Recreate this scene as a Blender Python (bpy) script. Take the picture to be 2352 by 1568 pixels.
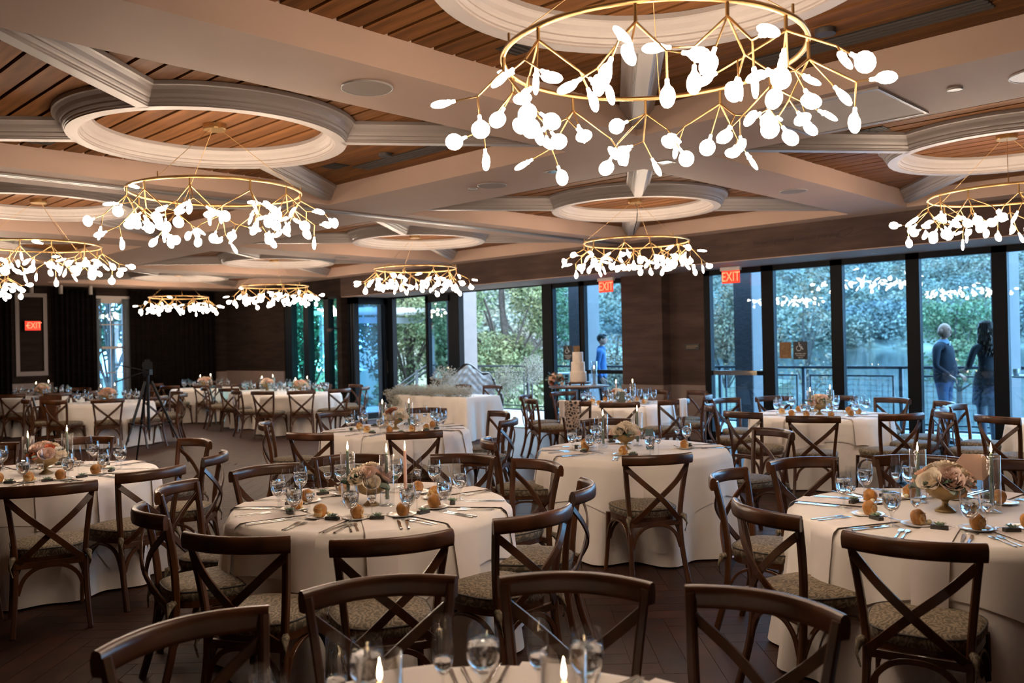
import bpy, bmesh, math, random
from math import sin, cos, pi, radians, sqrt, atan2, hypot
from mathutils import Vector, Matrix, noise

for _o in list(bpy.data.objects):
    bpy.data.objects.remove(_o, do_unlink=True)
SC = bpy.context.scene
COL = SC.collection
RNG = random.Random(7)

# ------------------------------------------------------------------ camera
CAM_H = 1.6573
TH, PIT, ROL = radians(44.316), radians(0.2107), radians(-1.1881)
fw = Vector((cos(TH)*cos(PIT), sin(TH)*cos(PIT), sin(PIT)))
r0 = Vector((sin(TH), -cos(TH), 0)); u0 = r0.cross(fw)
rr = cos(ROL)*r0 + sin(ROL)*u0; uu = -sin(ROL)*r0 + cos(ROL)*u0
cam_d = bpy.data.cameras.new('camera'); cam = bpy.data.objects.new('camera', cam_d); COL.objects.link(cam)
cam.matrix_world = Matrix(((rr.x, uu.x, -fw.x, 0), (rr.y, uu.y, -fw.y, 0), (rr.z, uu.z, -fw.z, CAM_H), (0, 0, 0, 1)))
cam_d.sensor_width = 36; cam_d.lens = 1999.08*36/2352; cam_d.clip_end = 2000; cam_d.clip_start = .05
cam_d.dof.use_dof = True; cam_d.dof.focus_distance = 5.2; cam_d.dof.aperture_fstop = 2.8
SC.camera = cam

# ------------------------------------------------------------------ light
SKY = (0.60, 0.80, 1.0); SKY_STRENGTH = 12.0
BULB = 44.0
w = bpy.data.worlds.new('overcast dusk sky'); SC.world = w; w.use_nodes = True
bg = w.node_tree.nodes['Background']; bg.inputs[0].default_value = (*SKY, 1); bg.inputs[1].default_value = SKY_STRENGTH
SC.view_settings.view_transform = 'Standard'; SC.view_settings.look = 'None'
SC.view_settings.gamma = 1; SC.view_settings.use_curve_mapping = False
SC.view_settings.exposure = 0.0
cy = SC.cycles
cy.use_denoising = True
try: cy.denoiser = 'OPENIMAGEDENOISE'
except Exception: pass
cy.caustics_reflective = False; cy.caustics_refractive = False
cy.max_bounces = 7; cy.diffuse_bounces = 3; cy.glossy_bounces = 3; cy.transmission_bounces = 6; cy.transparent_max_bounces = 12
cy.use_adaptive_sampling = True; cy.adaptive_threshold = .2
cy.sample_clamp_indirect = 4.0

# ------------------------------------------------------------------ materials
M = {}
def nn(nt, typ, **kw):
    n = nt.nodes.new(typ)
    for k, v in kw.items(): setattr(n, k, v)
    return n
def newmat(name):
    m = bpy.data.materials.new(name); m.use_nodes = True; M[name] = m
    nt = m.node_tree; b = nt.nodes['Principled BSDF']
    return m, nt, b
def mat(name, col, rough=.5, metal=0., spec=.5, var=0., scale=8., bump=0., stretch=(1, 1, 1), coat=0., rnd=0., sheen=0., detail=2, bscale=None):
    """principled; var = noise variation of the colour, rnd = per-object brightness variation, bump = fine relief"""
    m, nt, b = newmat(name)
    b.inputs['Base Color'].default_value = (*col, 1); b.inputs['Roughness'].default_value = rough
    b.inputs['Metallic'].default_value = metal; b.inputs['Specular IOR Level'].default_value = spec
    b.inputs['Coat Weight'].default_value = coat
    if sheen: b.inputs['Sheen Weight'].default_value = sheen
    if var or bump or rnd:
        tc = nn(nt, 'ShaderNodeTexCoord'); mp = nn(nt, 'ShaderNodeMapping'); mp.inputs['Scale'].default_value = stretch
        nt.links.new(tc.outputs['Object'], mp.inputs['Vector'])
        no = nn(nt, 'ShaderNodeTexNoise'); no.inputs['Scale'].default_value = scale; no.inputs['Detail'].default_value = detail; no.noise_dimensions = '3D'
        nt.links.new(mp.outputs[0], no.inputs['Vector'])
        src = None
        if var or rnd:
            hsv = nn(nt, 'ShaderNodeHueSaturation'); hsv.inputs['Color'].default_value = (*col, 1)
            mr = nn(nt, 'ShaderNodeMapRange'); mr.inputs['From Min'].default_value = .3; mr.inputs['From Max'].default_value = .7
            mr.inputs['To Min'].default_value = 1-var; mr.inputs['To Max'].default_value = 1+var
            nt.links.new(no.outputs['Fac'], mr.inputs['Value'])
            out = mr.outputs[0]
            if rnd:
                oi = nn(nt, 'ShaderNodeObjectInfo'); m2 = nn(nt, 'ShaderNodeMapRange')
                m2.inputs['To Min'].default_value = 1-rnd; m2.inputs['To Max'].default_value = 1+rnd
                nt.links.new(oi.outputs['Random'], m2.inputs['Value'])
                mu = nn(nt, 'ShaderNodeMath', operation='MULTIPLY')
                nt.links.new(out, mu.inputs[0]); nt.links.new(m2.outputs[0], mu.inputs[1]); out = mu.outputs[0]
            nt.links.new(out, hsv.inputs['Value']); nt.links.new(hsv.outputs[0], b.inputs['Base Color'])
        if bump:
            bn = nn(nt, 'ShaderNodeBump'); bn.inputs['Strength'].default_value = bump; bn.inputs['Distance'].default_value = .01
            if bscale:
                n2 = nn(nt, 'ShaderNodeTexNoise'); n2.inputs['Scale'].default_value = bscale; nt.links.new(mp.outputs[0], n2.inputs['Vector'])
                nt.links.new(n2.outputs['Fac'], bn.inputs['Height'])
            else: nt.links.new(no.outputs['Fac'], bn.inputs['Height'])
            nt.links.new(bn.outputs[0], b.inputs['Normal'])
    return m
def emat(name, col, strength, sample=True):
    m, nt, b = newmat(name)
    b.inputs['Base Color'].default_value = (*col, 1)
    b.inputs['Emission Color'].default_value = (*col, 1); b.inputs['Emission Strength'].default_value = strength
    if not sample: m.cycles.emission_sampling = 'NONE'
    return m
def thin_glass(name, tint, refl=1.0, rough=0.0, base=.04, power=None):
    """thin pane or wall of glass: tinted straight-through light plus a Fresnel mirror"""
    m = bpy.data.materials.new(name); m.use_nodes = True; M[name] = m; nt = m.node_tree; nt.nodes.clear()
    out = nn(nt, 'ShaderNodeOutputMaterial'); mix = nn(nt, 'ShaderNodeMixShader'); tr = nn(nt, 'ShaderNodeBsdfTransparent')
    gl = nn(nt, 'ShaderNodeBsdfGlossy'); gl.inputs['Roughness'].default_value = rough; tr.inputs[0].default_value = (*tint, 1)
    gl.inputs[0].default_value = (refl, refl, refl, 1)
    lw = nn(nt, 'ShaderNodeLayerWeight'); lw.inputs['Blend'].default_value = .5
    pw_ = nn(nt, 'ShaderNodeMath', operation='POWER'); pw_.inputs[1].default_value = 4.0
    mp = nn(nt, 'ShaderNodeMath', operation='MULTIPLY_ADD'); mp.inputs[1].default_value = .9 if power is None else power; mp.inputs[2].default_value = base; mp.use_clamp = True
    nt.links.new(lw.outputs['Facing'], pw_.inputs[0]); nt.links.new(pw_.outputs[0], mp.inputs[0]); nt.links.new(mp.outputs[0], mix.inputs[0])
    nt.links.new(tr.outputs[0], mix.inputs[1]); nt.links.new(gl.outputs[0], mix.inputs[2]); nt.links.new(mix.outputs[0], out.inputs[0])
    return m
def solid_glass(name, col, ior, rough=0):
    m = bpy.data.materials.new(name); m.use_nodes = True; M[name] = m; nt = m.node_tree; nt.nodes.clear()
    out = nn(nt, 'ShaderNodeOutputMaterial'); g = nn(nt, 'ShaderNodeBsdfGlass'); g.inputs['Color'].default_value = (*col, 1)
    g.inputs['IOR'].default_value = ior; g.inputs['Roughness'].default_value = rough; nt.links.new(g.outputs[0], out.inputs[0])
    return m

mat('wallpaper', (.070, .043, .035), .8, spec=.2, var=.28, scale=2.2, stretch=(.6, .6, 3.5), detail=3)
mat('wallcovering_dimmed', (.020, .013, .0105), .85, spec=.1, var=.3, scale=3, stretch=(.6, .6, 5), detail=3)  # dark textured paper, toned down further for the dim far end
mat('plaster_white', (.68, .60, .54), .8, var=.04, scale=3)
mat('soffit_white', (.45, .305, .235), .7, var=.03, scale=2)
mat('trim_white', (.355, .31, .285), .4, spec=.4)
mat('wainscot', (.20, .145, .125), .6, var=.06)
mat('backing_black', (.006, .006, .006), .9)
mat('plank_wood', (.145, .058, .018), .6, spec=.12, var=.30, scale=5, stretch=(6, .35, 6), rnd=.22, detail=2)
mat('floor_wood', (.036, .0125, .0065), .52, var=.35, scale=6, stretch=(1, 1, 1), rnd=.25, detail=2, spec=.18)
mat('chair_wood', (.066, .0230, .0080), .32, spec=.4, var=.35, scale=9, stretch=(1, 1, .35), coat=.10, rnd=.15, detail=2)
mat('linen', (.86, .79, .72), .85, var=.03, scale=5, bscale=220, sheen=.2)
mat('overlay_linen', (.87, .80, .73), .85, var=.03, scale=5, bscale=220, sheen=.2)
mat('napkin_linen', (.86, .78, .74), .85, bscale=250, var=.03)
mat('brass', (.52, .33, .14), .36, metal=1., var=.06, scale=20)
mat('gold_bowl', (.30, .20, .085), .42, metal=.55, var=.25, scale=14)
mat('black_metal', (.006, .007, .009), .45, spec=.25)
mat('black_frame', (.005, .006, .008), .5, spec=.12)
mat('rail_metal', (.014, .022, .03), .4)
mat('aluminium', (.30, .29, .28), .42, metal=1.)
mat('silver', (.62, .60, .58), .16, metal=1.)
mat('porcelain', (.80, .77, .73), .18)
mat('bread_crust', (.52, .22, .045), .5, var=.35, scale=25, bump=.08)
mat('bread_crumb', (.72, .48, .22), .8, var=.15, scale=60, bump=.12)
mat('butter', (.85, .74, .45), .4)
mat('slate_box', (.055, .05, .045), .7, var=.3, scale=60)
mat('succulent', (.20, .29, .21), .6, rnd=.2)
mat('air_plant', (.30, .36, .30), .7)
mat('rose_cream', (.92, .80, .64), .65, sheen=.3)
mat('rose_peach', (.92, .62, .45), .65, sheen=.3)
mat('rose_blush', (.92, .70, .60), .65, sheen=.3)
mat('rose_coral', (.80, .25, .11), .65)
mat('rose_rust', (.35, .12, .06), .7)
mat('leaf_green', (.045, .085, .05), .55, rnd=.3)
mat('leaf_grey', (.16, .21, .17), .6, rnd=.2)
mat('candle_sage', (.17, .24, .20), .5)
mat('candle_pink', (.70, .42, .33), .5)
mat('wax', (.75, .62, .50), .5)
mat('wick', (.01, .01, .01), .9)
mat('ice', (.85, .9, .95), .05)
mat('cake_icing', (.84, .72, .60), .6, var=.05, scale=14, bump=.25, bscale=30)
mat('table_wood', (.13, .06, .03), .4, var=.3, scale=8, stretch=(.4, 4, 4))
mat('card_teal', (.12, .19, .20), .35)
mat('card_green', (.07, .085, .075), .4)
mat('card_blush', (.62, .42, .33), .5)
mat('curtain', (.0050, .0034, .0029), .95, spec=.05, var=.5, scale=3, stretch=(1, 1, 12))
mat('panel_frame', (.20, .155, .135), .5)
mat('sofa_fabric', (.42, .50, .58), .7, sheen=.3)
mat('sofa_wood', (.010, .009, .009), .3)
mat('babys_breath', (.45, .46, .42), .9)
mat('breath_stem', (.16, .15, .08), .9)
mat('deck', (.26, .29, .32), .5, var=.2, scale=6, stretch=(.3, 5, 1))
mat('stucco', (.20, .18, .178), .9, var=.05, scale=4)
mat('brick_shaded', (.055, .042, .045), .8, var=.3, scale=12, stretch=(1, 1, 4))  # dark tone carries the shade of the columns' room side
mat('speaker_grille', (.26, .20, .17), .7)
mat('vent_dark', (.012, .011, .010), .6)
mat('vent_fin', (.05, .04, .035), .5)
mat('sign_black', (.012, .014, .018), .45)
mat('sign_brown', (.19, .09, .025), .45)
mat('sign_white', (.75, .75, .75), .5)
mat('sign_tan', (.38, .25, .12), .5)
mat('ink', (.035, .024, .021), .9)
mat('skin', (.52, .27, .19), .55)
mat('navy_knit', (.012, .017, .03), .9, var=.1, scale=30)
mat('shirt_blue', (.035, .12, .30), .8, var=.15, scale=12)
mat('collar_blue', (.20, .33, .48), .8)
mat('denim', (.045, .085, .17), .85)
mat('black_cloth', (.012, .013, .018), .85)
mat('floral_dress', (.05, .06, .10), .85, var=.9, scale=22)
mat('hose', (.11, .12, .16), .6)
mat('shoe', (.012, .010, .010), .35)
mat('hair_brown', (.035, .018, .010), .55)
mat('hair_light', (.16, .085, .045), .5)
mat('hair_black', (.008, .007, .007), .5)
mat('bark', (.06, .05, .045), .9, var=.3, scale=10)
mat('grass', (.04, .055, .024), .95, var=.4, scale=.6)
mat('white_paint', (.40, .40, .39), .5)
mat('pergola', (.20, .24, .26), .5)
emat('bulb', (1.0, .80, .61), BULB)
emat('flame', (1.0, .62, .28), 90.0)
emat('exit_red', (1.0, .05, .02), .8)
emat('exit_letter', (1.0, .20, .09), 2.2)
emat('downlight', (1.0, .86, .68), 2.2)
thin_glass('glass_thin', (.965, .97, .975), base=.05)
thin_glass('glass_crystal', (.93, .945, .955), base=.07, power=1.7)
thin_glass('window_glass', (.62, .83, .97), base=.035, power=.9)
thin_glass('leaf_glass', (.74, .87, .96), base=.05)
thin_glass('exit_plate', (.9, .55, .5), base=.06)
solid_glass('water', (.97, .985, 1), 1.33)
def fabric_damask():
    m, nt, b = newmat('damask')
    tc = nn(nt, 'ShaderNodeTexCoord'); w1 = nn(nt, 'ShaderNodeTexWave'); w1.inputs['Scale'].default_value = 12; w1.inputs['Distortion'].default_value = 16
    w1.inputs['Detail'].default_value = 2; w1.inputs['Detail Scale'].default_value = 1.6
    cr = nn(nt, 'ShaderNodeValToRGB'); cr.color_ramp.elements[0].position = .42; cr.color_ramp.elements[1].position = .60
    cr.color_ramp.elements[0].color = (.105, .080, .050, 1); cr.color_ramp.elements[1].color = (.235, .185, .125, 1)
    nt.links.new(tc.outputs['Object'], w1.inputs['Vector']); nt.links.new(w1.outputs['Fac'], cr.inputs[0])
    nt.links.new(cr.outputs[0], b.inputs['Base Color']); b.inputs['Roughness'].default_value = .75
fabric_damask()
def leopard():
    m, nt, b = newmat('leopard')
    tc = nn(nt, 'ShaderNodeTexCoord'); v = nn(nt, 'ShaderNodeTexVoronoi', feature='DISTANCE_TO_EDGE'); v.inputs['Scale'].default_value = 26
    cr = nn(nt, 'ShaderNodeValToRGB'); cr.color_ramp.elements[0].position = .12; cr.color_ramp.elements[1].position = .2
    cr.color_ramp.elements[0].color = (.55, .42, .34, 1); cr.color_ramp.elements[1].color = (.02, .014, .012, 1)
    nt.links.new(tc.outputs['Object'], v.inputs['Vector']); nt.links.new(v.outputs[0], cr.inputs[0]); nt.links.new(cr.outputs[0], b.inputs['Base Color'])
leopard()
def foliage(name, cols, scale, small=2.0):
    """leaf colours: broad patches of tree colour plus leaf-to-leaf change"""
    m, nt, b = newmat(name)
    ge = nn(nt, 'ShaderNodeNewGeometry'); n1 = nn(nt, 'ShaderNodeTexNoise'); n1.inputs['Scale'].default_value = scale; n1.inputs['Detail'].default_value = 3
    n2 = nn(nt, 'ShaderNodeTexNoise'); n2.inputs['Scale'].default_value = scale*small; n2.inputs['Detail'].default_value = 2
    cr = nn(nt, 'ShaderNodeValToRGB'); el = cr.color_ramp.elements
    for i, c in enumerate(cols):
        p = .30+.40*i/(len(cols)-1)
        e = el[i] if i < 2 and False else (el.new(p) if i not in (0, 1) else el[i])
        e.position = p; e.color = (*c, 1)
    nt.links.new(ge.outputs['Position'], n1.inputs['Vector']); nt.links.new(ge.outputs['Position'], n2.inputs['Vector'])
    nt.links.new(n1.outputs['Fac'], cr.inputs[0])
    hsv = nn(nt, 'ShaderNodeHueSaturation'); mr = nn(nt, 'ShaderNodeMapRange'); mr.inputs['From Min'].default_value = .3; mr.inputs['From Max'].default_value = .7
    mr.inputs['To Min'].default_value = .5; mr.inputs['To Max'].default_value = 1.5
    nt.links.new(n2.outputs['Fac'], mr.inputs['Value']); nt.links.new(mr.outputs[0], hsv.inputs['Value']); nt.links.new(cr.outputs[0], hsv.inputs['Color'])
    nt.links.new(hsv.outputs[0], b.inputs['Base Color']); b.inputs['Roughness'].default_value = .7
    b.inputs['Transmission Weight'].default_value = 0
    return m
foliage('forest_leaf_hazed', [(0.097, 0.129, 0.135), (0.123, 0.155, 0.142), (0.148, 0.174, 0.135), (0.193, 0.174, 0.123), (0.148, 0.167, 0.174)], .03, 9)  # far leaves paled and blued: distance haze mixed into the colour
foliage('tree_green', [(0.045, 0.097, 0.045), (0.077, 0.142, 0.064), (0.129, 0.167, 0.077), (0.167, 0.167, 0.077)], .5, 4)
foliage('tree_teal', [(0.032, 0.116, 0.071), (0.055, 0.167, 0.103), (0.103, 0.193, 0.11)], .5, 4)
foliage('tree_autumn', [(0.103, 0.116, 0.077), (0.148, 0.135, 0.077), (0.177, 0.11, 0.064), (0.135, 0.148, 0.123)], .5, 4)
def water_mat():
    m, nt, b = newmat('river_water')
    b.inputs['Base Color'].default_value = (.05, .07, .075, 1); b.inputs['Roughness'].default_value = .06; b.inputs['IOR'].default_value = 1.33
    tc = nn(nt, 'ShaderNodeTexCoord'); no = nn(nt, 'ShaderNodeTexNoise'); no.inputs['Scale'].default_value = .25
    bp = nn(nt, 'ShaderNodeBump'); bp.inputs['Strength'].default_value = .12; bp.inputs['Distance'].default_value = .25
    nt.links.new(tc.outputs['Object'], no.inputs['Vector']); nt.links.new(no.outputs['Fac'], bp.inputs['Height']); nt.links.new(bp.outputs[0], b.inputs['Normal'])
water_mat()
# ------------------------------------------------------------------ mesh building
class MB:
    def __init__(s): s.v = []; s.f = []; s.m = []; s.sm = []
    def add(s, vs, fs, mi=0, smooth=False):
        b = len(s.v); s.v += [tuple(p) for p in vs]
        for f in fs: s.f.append(tuple(b+i for i in f)); s.m.append(mi); s.sm.append(smooth)
        return s
    def bx(s, x0, x1, y0, y1, z0, z1, mi=0):
        v = [(x0, y0, z0), (x1, y0, z0), (x1, y1, z0), (x0, y1, z0), (x0, y0, z1), (x1, y0, z1), (x1, y1, z1), (x0, y1, z1)]
        return s.add(v, [(0, 3, 2, 1), (4, 5, 6, 7), (0, 1, 5, 4), (1, 2, 6, 5), (2, 3, 7, 6), (3, 0, 4, 7)], mi)
    def sweep(s, pts, sec, mi=0, smooth=True, caps=True, up=Vector((0, 0, 1)), scl=None, closed=False):
        """sweep a closed 2-D section (list of (a,b)) along pts; a along the side vector, b along up"""
        pts = [Vector(p) for p in pts]; n = len(pts); k = len(sec); vs = []
        for i, p in enumerate(pts):
            if closed: t = pts[(i+1) % n]-pts[i-1]
            else: t = pts[min(i+1, n-1)]-pts[max(i-1, 0)]
            t = t.normalized(); u = up if abs(t.dot(up)) < .98 else Vector((1, 0, 0))
            side = t.cross(u).normalized(); u2 = side.cross(t).normalized()
            q = 1 if scl is None else scl[i]
            vs += [p+side*(a*q)+u2*(b*q) for a, b in sec]
        fs = []
        for i in range(n if closed else n-1):
            j = (i+1) % n
            for c in range(k): fs.append((i*k+c, i*k+(c+1) % k, j*k+(c+1) % k, j*k+c))
        s.add(vs, fs, mi, smooth)
        if caps and not closed:
            s.add(vs[:k], [tuple(range(k))[::-1]], mi); s.add(vs[-k:], [tuple(range(k))], mi)
        return s
    def tube(s, pts, r, n=8, mi=0, caps=True, scl=None, closed=False):
        return s.sweep(pts, [(r*cos(2*pi*i/n), r*sin(2*pi*i/n)) for i in range(n)], mi, True, caps, scl=scl, closed=closed)
    def bar(s, pts, wd, ht, mi=0, up=Vector((0, 0, 1)), scl=None, bev=.25):
        a, b = wd/2, ht/2; c = min(a, b)*bev
        sec = [(-a+c, -b), (a-c, -b), (a, -b+c), (a, b-c), (a-c, b), (-a+c, b), (-a, b-c), (-a, -b+c)]
        return s.sweep(pts, sec, mi, False, True, up, scl)
    def lathe(s, prof, n=16, c=(0, 0, 0), mi=0, smooth=True, capb=False, capt=False, rmod=None):
        vs = []
        for r, z in prof:
            for i in range(n):
                a = 2*pi*i/n; q = r*(1 if rmod is None else rmod(a, z))
                vs.append((c[0]+q*cos(a), c[1]+q*sin(a), c[2]+z))
        fs = [(j*n+i, j*n+(i+1) % n, (j+1)*n+(i+1) % n, (j+1)*n+i) for j in range(len(prof)-1) for i in range(n)]
        s.add(vs, fs, mi, smooth)
        if capb: s.add(vs[:n], [tuple(range(n))[::-1]], mi)
        if capt: s.add(vs[-n:], [tuple(range(n))], mi)
        return s
    def prism(s, poly, z0, z1, mi=0):
        n = len(poly); vs = [(x, y, z0) for x, y in poly]+[(x, y, z1) for x, y in poly]
        fs = [tuple(range(n))[::-1], tuple(range(n, 2*n))]+[(i, (i+1) % n, n+(i+1) % n, n+i) for i in range(n)]
        return s.add(vs, fs, mi)
    def grid(s, fn, nu, nv, mi=0, smooth=True, wrap=False):
        vs = [fn(i/nu, j/nv) for j in range(nv+1) for i in range(nu if wrap else nu+1)]
        k = nu if wrap else nu+1
        fs = [(j*k+i, j*k+(i+1) % k, (j+1)*k+(i+1) % k, (j+1)*k+i) for j in range(nv) for i in range(nu)]
        return s.add(vs, fs, mi, smooth)
    def ball(s, c, r, nu=10, nv=7, mi=0, fn=None):
        vs = [(c[0], c[1], c[2]-r[2])]; 
        for j in range(1, nv):
            ph = -pi/2+pi*j/nv
            for i in range(nu):
                a = 2*pi*i/nu; d = Vector((cos(ph)*cos(a), cos(ph)*sin(a), sin(ph))); q = 1 if fn is None else fn(d)
                vs.append((c[0]+d.x*r[0]*q, c[1]+d.y*r[1]*q, c[2]+d.z*r[2]*q))
        vs.append((c[0], c[1], c[2]+r[2])); L = len(vs)-1
        fs = [(0, 1+(i+1) % nu, 1+i) for i in range(nu)]
        fs += [(1+j*nu+i, 1+j*nu+(i+1) % nu, 1+(j+1)*nu+(i+1) % nu, 1+(j+1)*nu+i) for j in range(nv-2) for i in range(nu)]
        fs += [(L, L-nu+i, L-nu+(i+1) % nu) for i in range(nu)]
        return s.add(vs, fs, mi, True)
    def tf(s, mx):
        s.v = [tuple(mx @ Vector(p)) for p in s.v]; return s
    def join(s, o, mx=None, mi=None):
        b = len(s.v); s.v += [tuple(mx @ Vector(p)) for p in o.v] if mx else o.v
        s.f += [tuple(b+i for i in f) for f in o.f]; s.m += o.m if mi is None else [mi]*len(o.m); s.sm += o.sm
        return s
    def mesh(s, name, mats):
        me = bpy.data.meshes.new(name); me.from_pydata(s.v, [], s.f)
        for m in ([mats] if isinstance(mats, str) else mats): me.materials.append(M[m])
        me.polygons.foreach_set('material_index', s.m); me.polygons.foreach_set('use_smooth', s.sm); me.update()
        return me
    def build(s, name, mats, parent=None, loc=None, rz=0):
        return inst(name, s.mesh(name, mats), parent, loc, rz)
def inst(name, me, parent=None, loc=None, rz=0, mx=None):
    o = bpy.data.objects.new(name, me); COL.objects.link(o)
    if parent: o.parent = parent
    if loc: o.location = loc
    if rz: o.rotation_euler = (0, 0, rz)
    if mx is not None: o.matrix_basis = mx
    return o
def tag(o, label=None, cat=None, group=None, kind=None):
    if label: o['label'] = label
    if cat: o['category'] = cat
    if group: o['group'] = group
    if kind: o['kind'] = kind
    return o
def thing(name, label, cat, loc=(0, 0, 0), rz=0, group=None):
    o = bpy.data.objects.new(name, None); COL.objects.link(o); o.location = loc; o.rotation_euler = (0, 0, rz)
    o.empty_display_size = .1
    return tag(o, label, cat, group)
KIDS = {}
def copy_tree(o, parent=None):
    c = o.copy(); COL.objects.link(c)
    if parent: c.parent = parent
    for ch in KIDS.setdefault(o.name, list(o.children)): copy_tree(ch, c)
    return c
def struct(o, label=None): o['kind'] = 'structure'; return tag(o, label)
def smoothstep(a, b, x):
    t = max(0, min(1, (x-a)/(b-a))); return t*t*(3-2*t)
def place(px, depth):
    """floor point at a bearing given by the photograph's column and a distance along the view"""
    lat = (px-1176)/1999.08*depth
    return (depth*cos(TH)+lat*sin(TH), depth*sin(TH)-lat*cos(TH))
def clock(t, p):
    """hour on a dial seen from the camera: 6 is nearest us, 3 is to our right"""
    d = Vector((p[0]-t[0], p[1]-t[1])); b = Vector((t[0], t[1])).normalized()
    a = atan2(d.x*b.y-d.y*b.x, d.x*b.x+d.y*b.y)   # 0 = away from us, + = right
    h = (a/(2*pi)*24) % 24; k = int(round(h)) % 24
    return k
HW = 'twelve one two three four five six seven eight nine ten eleven'.split()
def hour(k):
    h = HW[(k//2) % 12]
    return ("half past %s" % h) if k % 2 else ("%s o'clock" % h)
# ------------------------------------------------------------------ room shell
XH, XW, YF = 11.42, 12.53, 21.9          # header face, window line, far wall
ZS, ZT, ZH = 3.25, 3.45, 2.822           # soffit, plank ceiling, underside of the header
RX = [3.272, 8.849]; RY = [2.245+4.2007*j for j in range(5)]; HX, HY = 2.241, 1.737

# floor: dark board floor laid in a herringbone
fl = struct(MB().bx(-4, XW+.2, -4, YF, -.12, -.004).build('floor', 'floor_wood'), 'dark herringbone wood floor of the banquet hall')
PW, PN = .145, 6
pm = MB().bx(-PW*PN/2+.0015, PW*PN/2-.0015, -PW/2+.0015, PW/2-.0015, -.006, 0).mesh('plank', 'floor_wood')
cand = []
ang = TH
for b in range(-75, 110):
    for k in range(-8, 9):
        for hor in (0, 1):
            if hor: cx_, cy_, rz = b+2*PN*k+PN/2, b+.5, 0
            else: cx_, cy_, rz = b+2*PN-1+2*PN*k+.5, b+PN/2, pi/2
            X, Y = cx_*PW, cy_*PW
            wx, wy = X*cos(ang)-Y*sin(ang), X*sin(ang)+Y*cos(ang)
            if wx < -1 or wx > XW-.3 or wy < -1 or wy > YF-.3: continue
            d = wx*cos(TH)+wy*sin(TH); l = wx*sin(TH)-wy*cos(TH)
            if d < 3.2 or d > 13 or abs(l) > d*.62+.3: continue
            cand.append((d, wx, wy, rz+ang))
cand.sort()
for d, wx, wy, rz in cand[:300]: inst('plank', pm, fl, (wx, wy, 0), rz)
rest = MB(); pb = MB().bx(-PW*PN/2+.0015, PW*PN/2-.0015, -PW/2+.0015, PW/2-.0015, -.006, 0)
for d, wx, wy, rz in cand[300:]: rest.join(pb, Matrix.Translation((wx, wy, 0)) @ Matrix.Rotation(rz, 4, 'Z'))
tag(rest.build('plank_field', 'floor_wood', fl), kind='stuff')

# ceiling: soffit grid, planks in each coffer
ce = MB()
ce.bx(-4, RX[0]-HX, -4, YF, ZS, 3.6); ce.bx(RX[0]+HX, RX[1]-HX, -4, YF, ZS, 3.6); ce.bx(RX[1]+HX, XH+.02, -4, YF, ZS, 3.6)
for x in RX:
    ys = [-4]+sum([[y-HY, y+HY] for y in RY], [])+[YF]
    for a, b in zip(ys[::2], ys[1::2]): ce.bx(x-HX, x+HX, a, b, ZS, 3.6)
ceil = struct(ce.build('ceiling', 'soffit_white'), 'pale soffit grid ceiling with wood plank coffers')
for x in RX:
    for y in RY: MB().bx(x-HX, x+HX, y-HY, y+HY, 3.50, 3.52).build('backing_panel', 'backing_black', ceil)
plm = MB().bx(-.074, .074, -HY-.01, HY+.01, ZT, ZT+.02).mesh('plank', 'plank_wood')
for x in RX:
    for y in RY:
        k = int(2*HX/.1745)
        for i in range(k+1):
            px_ = x-HX+.055+i*.1745
            if px_+.075 < x+HX+.05: inst('plank', plm, ceil, (px_, y, RNG.uniform(-.002, .002)))
CROWN = [(.043, 0), (.043, .010), (.051, .014), (.051, .024), (.060, .031), (.068, .043), (.068, .052), (.078, .060), (.088, .074), (.100, .098), (.118, .118), (.130, .124), (.130, .152)]
ZR, RC = 3.298, .993
ring_prof = [(RC+a, z) for a, z in CROWN]+[(RC-a, z) for a, z in reversed(CROWN)]+[(RC+CROWN[0][0], 0)]
ring_me = MB().lathe(ring_prof, 80, (0, 0, 0), smooth=False).mesh('ceiling_ring', 'trim_white')
dx, dy = HX+.03, HY+.03; L = hypot(dx, dy)
sec = [(a, z) for a, z in CROWN]+[(-a, z) for a, z in reversed(CROWN)]
brace_me = MB().sweep([(1.0, 0, 0), (L, 0, 0)], sec[::-1], smooth=False).mesh('brace', 'trim_white')
n = 0
for i, x in enumerate(RX):
    for j, y in enumerate(RY):
        n += 1
        t = struct(inst('trim_%d' % n, ring_me, None, (x, y, ZR)), 'white moulded ceiling ring in coffer %d of the %s row' % (j+1, ('inner', 'window-side')[i]))
        for sx, sy in ((1, 1), (1, -1), (-1, 1), (-1, -1)): inst('brace', brace_me, t, rz=atan2(sy*dy, sx*dx))
tr = MB(); tr.bx(1.2, XH, 8.47, 8.50, 3.232, ZS); tr.bx(1.2, XH, 8.53, 8.56, 3.232, ZS); tr.bx(1.2, XH, 8.50, 8.53, 3.245, ZS)
struct(tr.build('trim_11', 'aluminium'), 'metal partition track crossing the ceiling')

# ---- walls behind the camera close the room
struct(MB().bx(-4.2, XW+.2, -4.2, -4, 0, 3.6).build('wall_front', 'wallpaper'))
struct(MB().bx(-4.2, -4, -4, YF, 0, 3.6).build('wall_back', 'wallpaper'))

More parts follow.
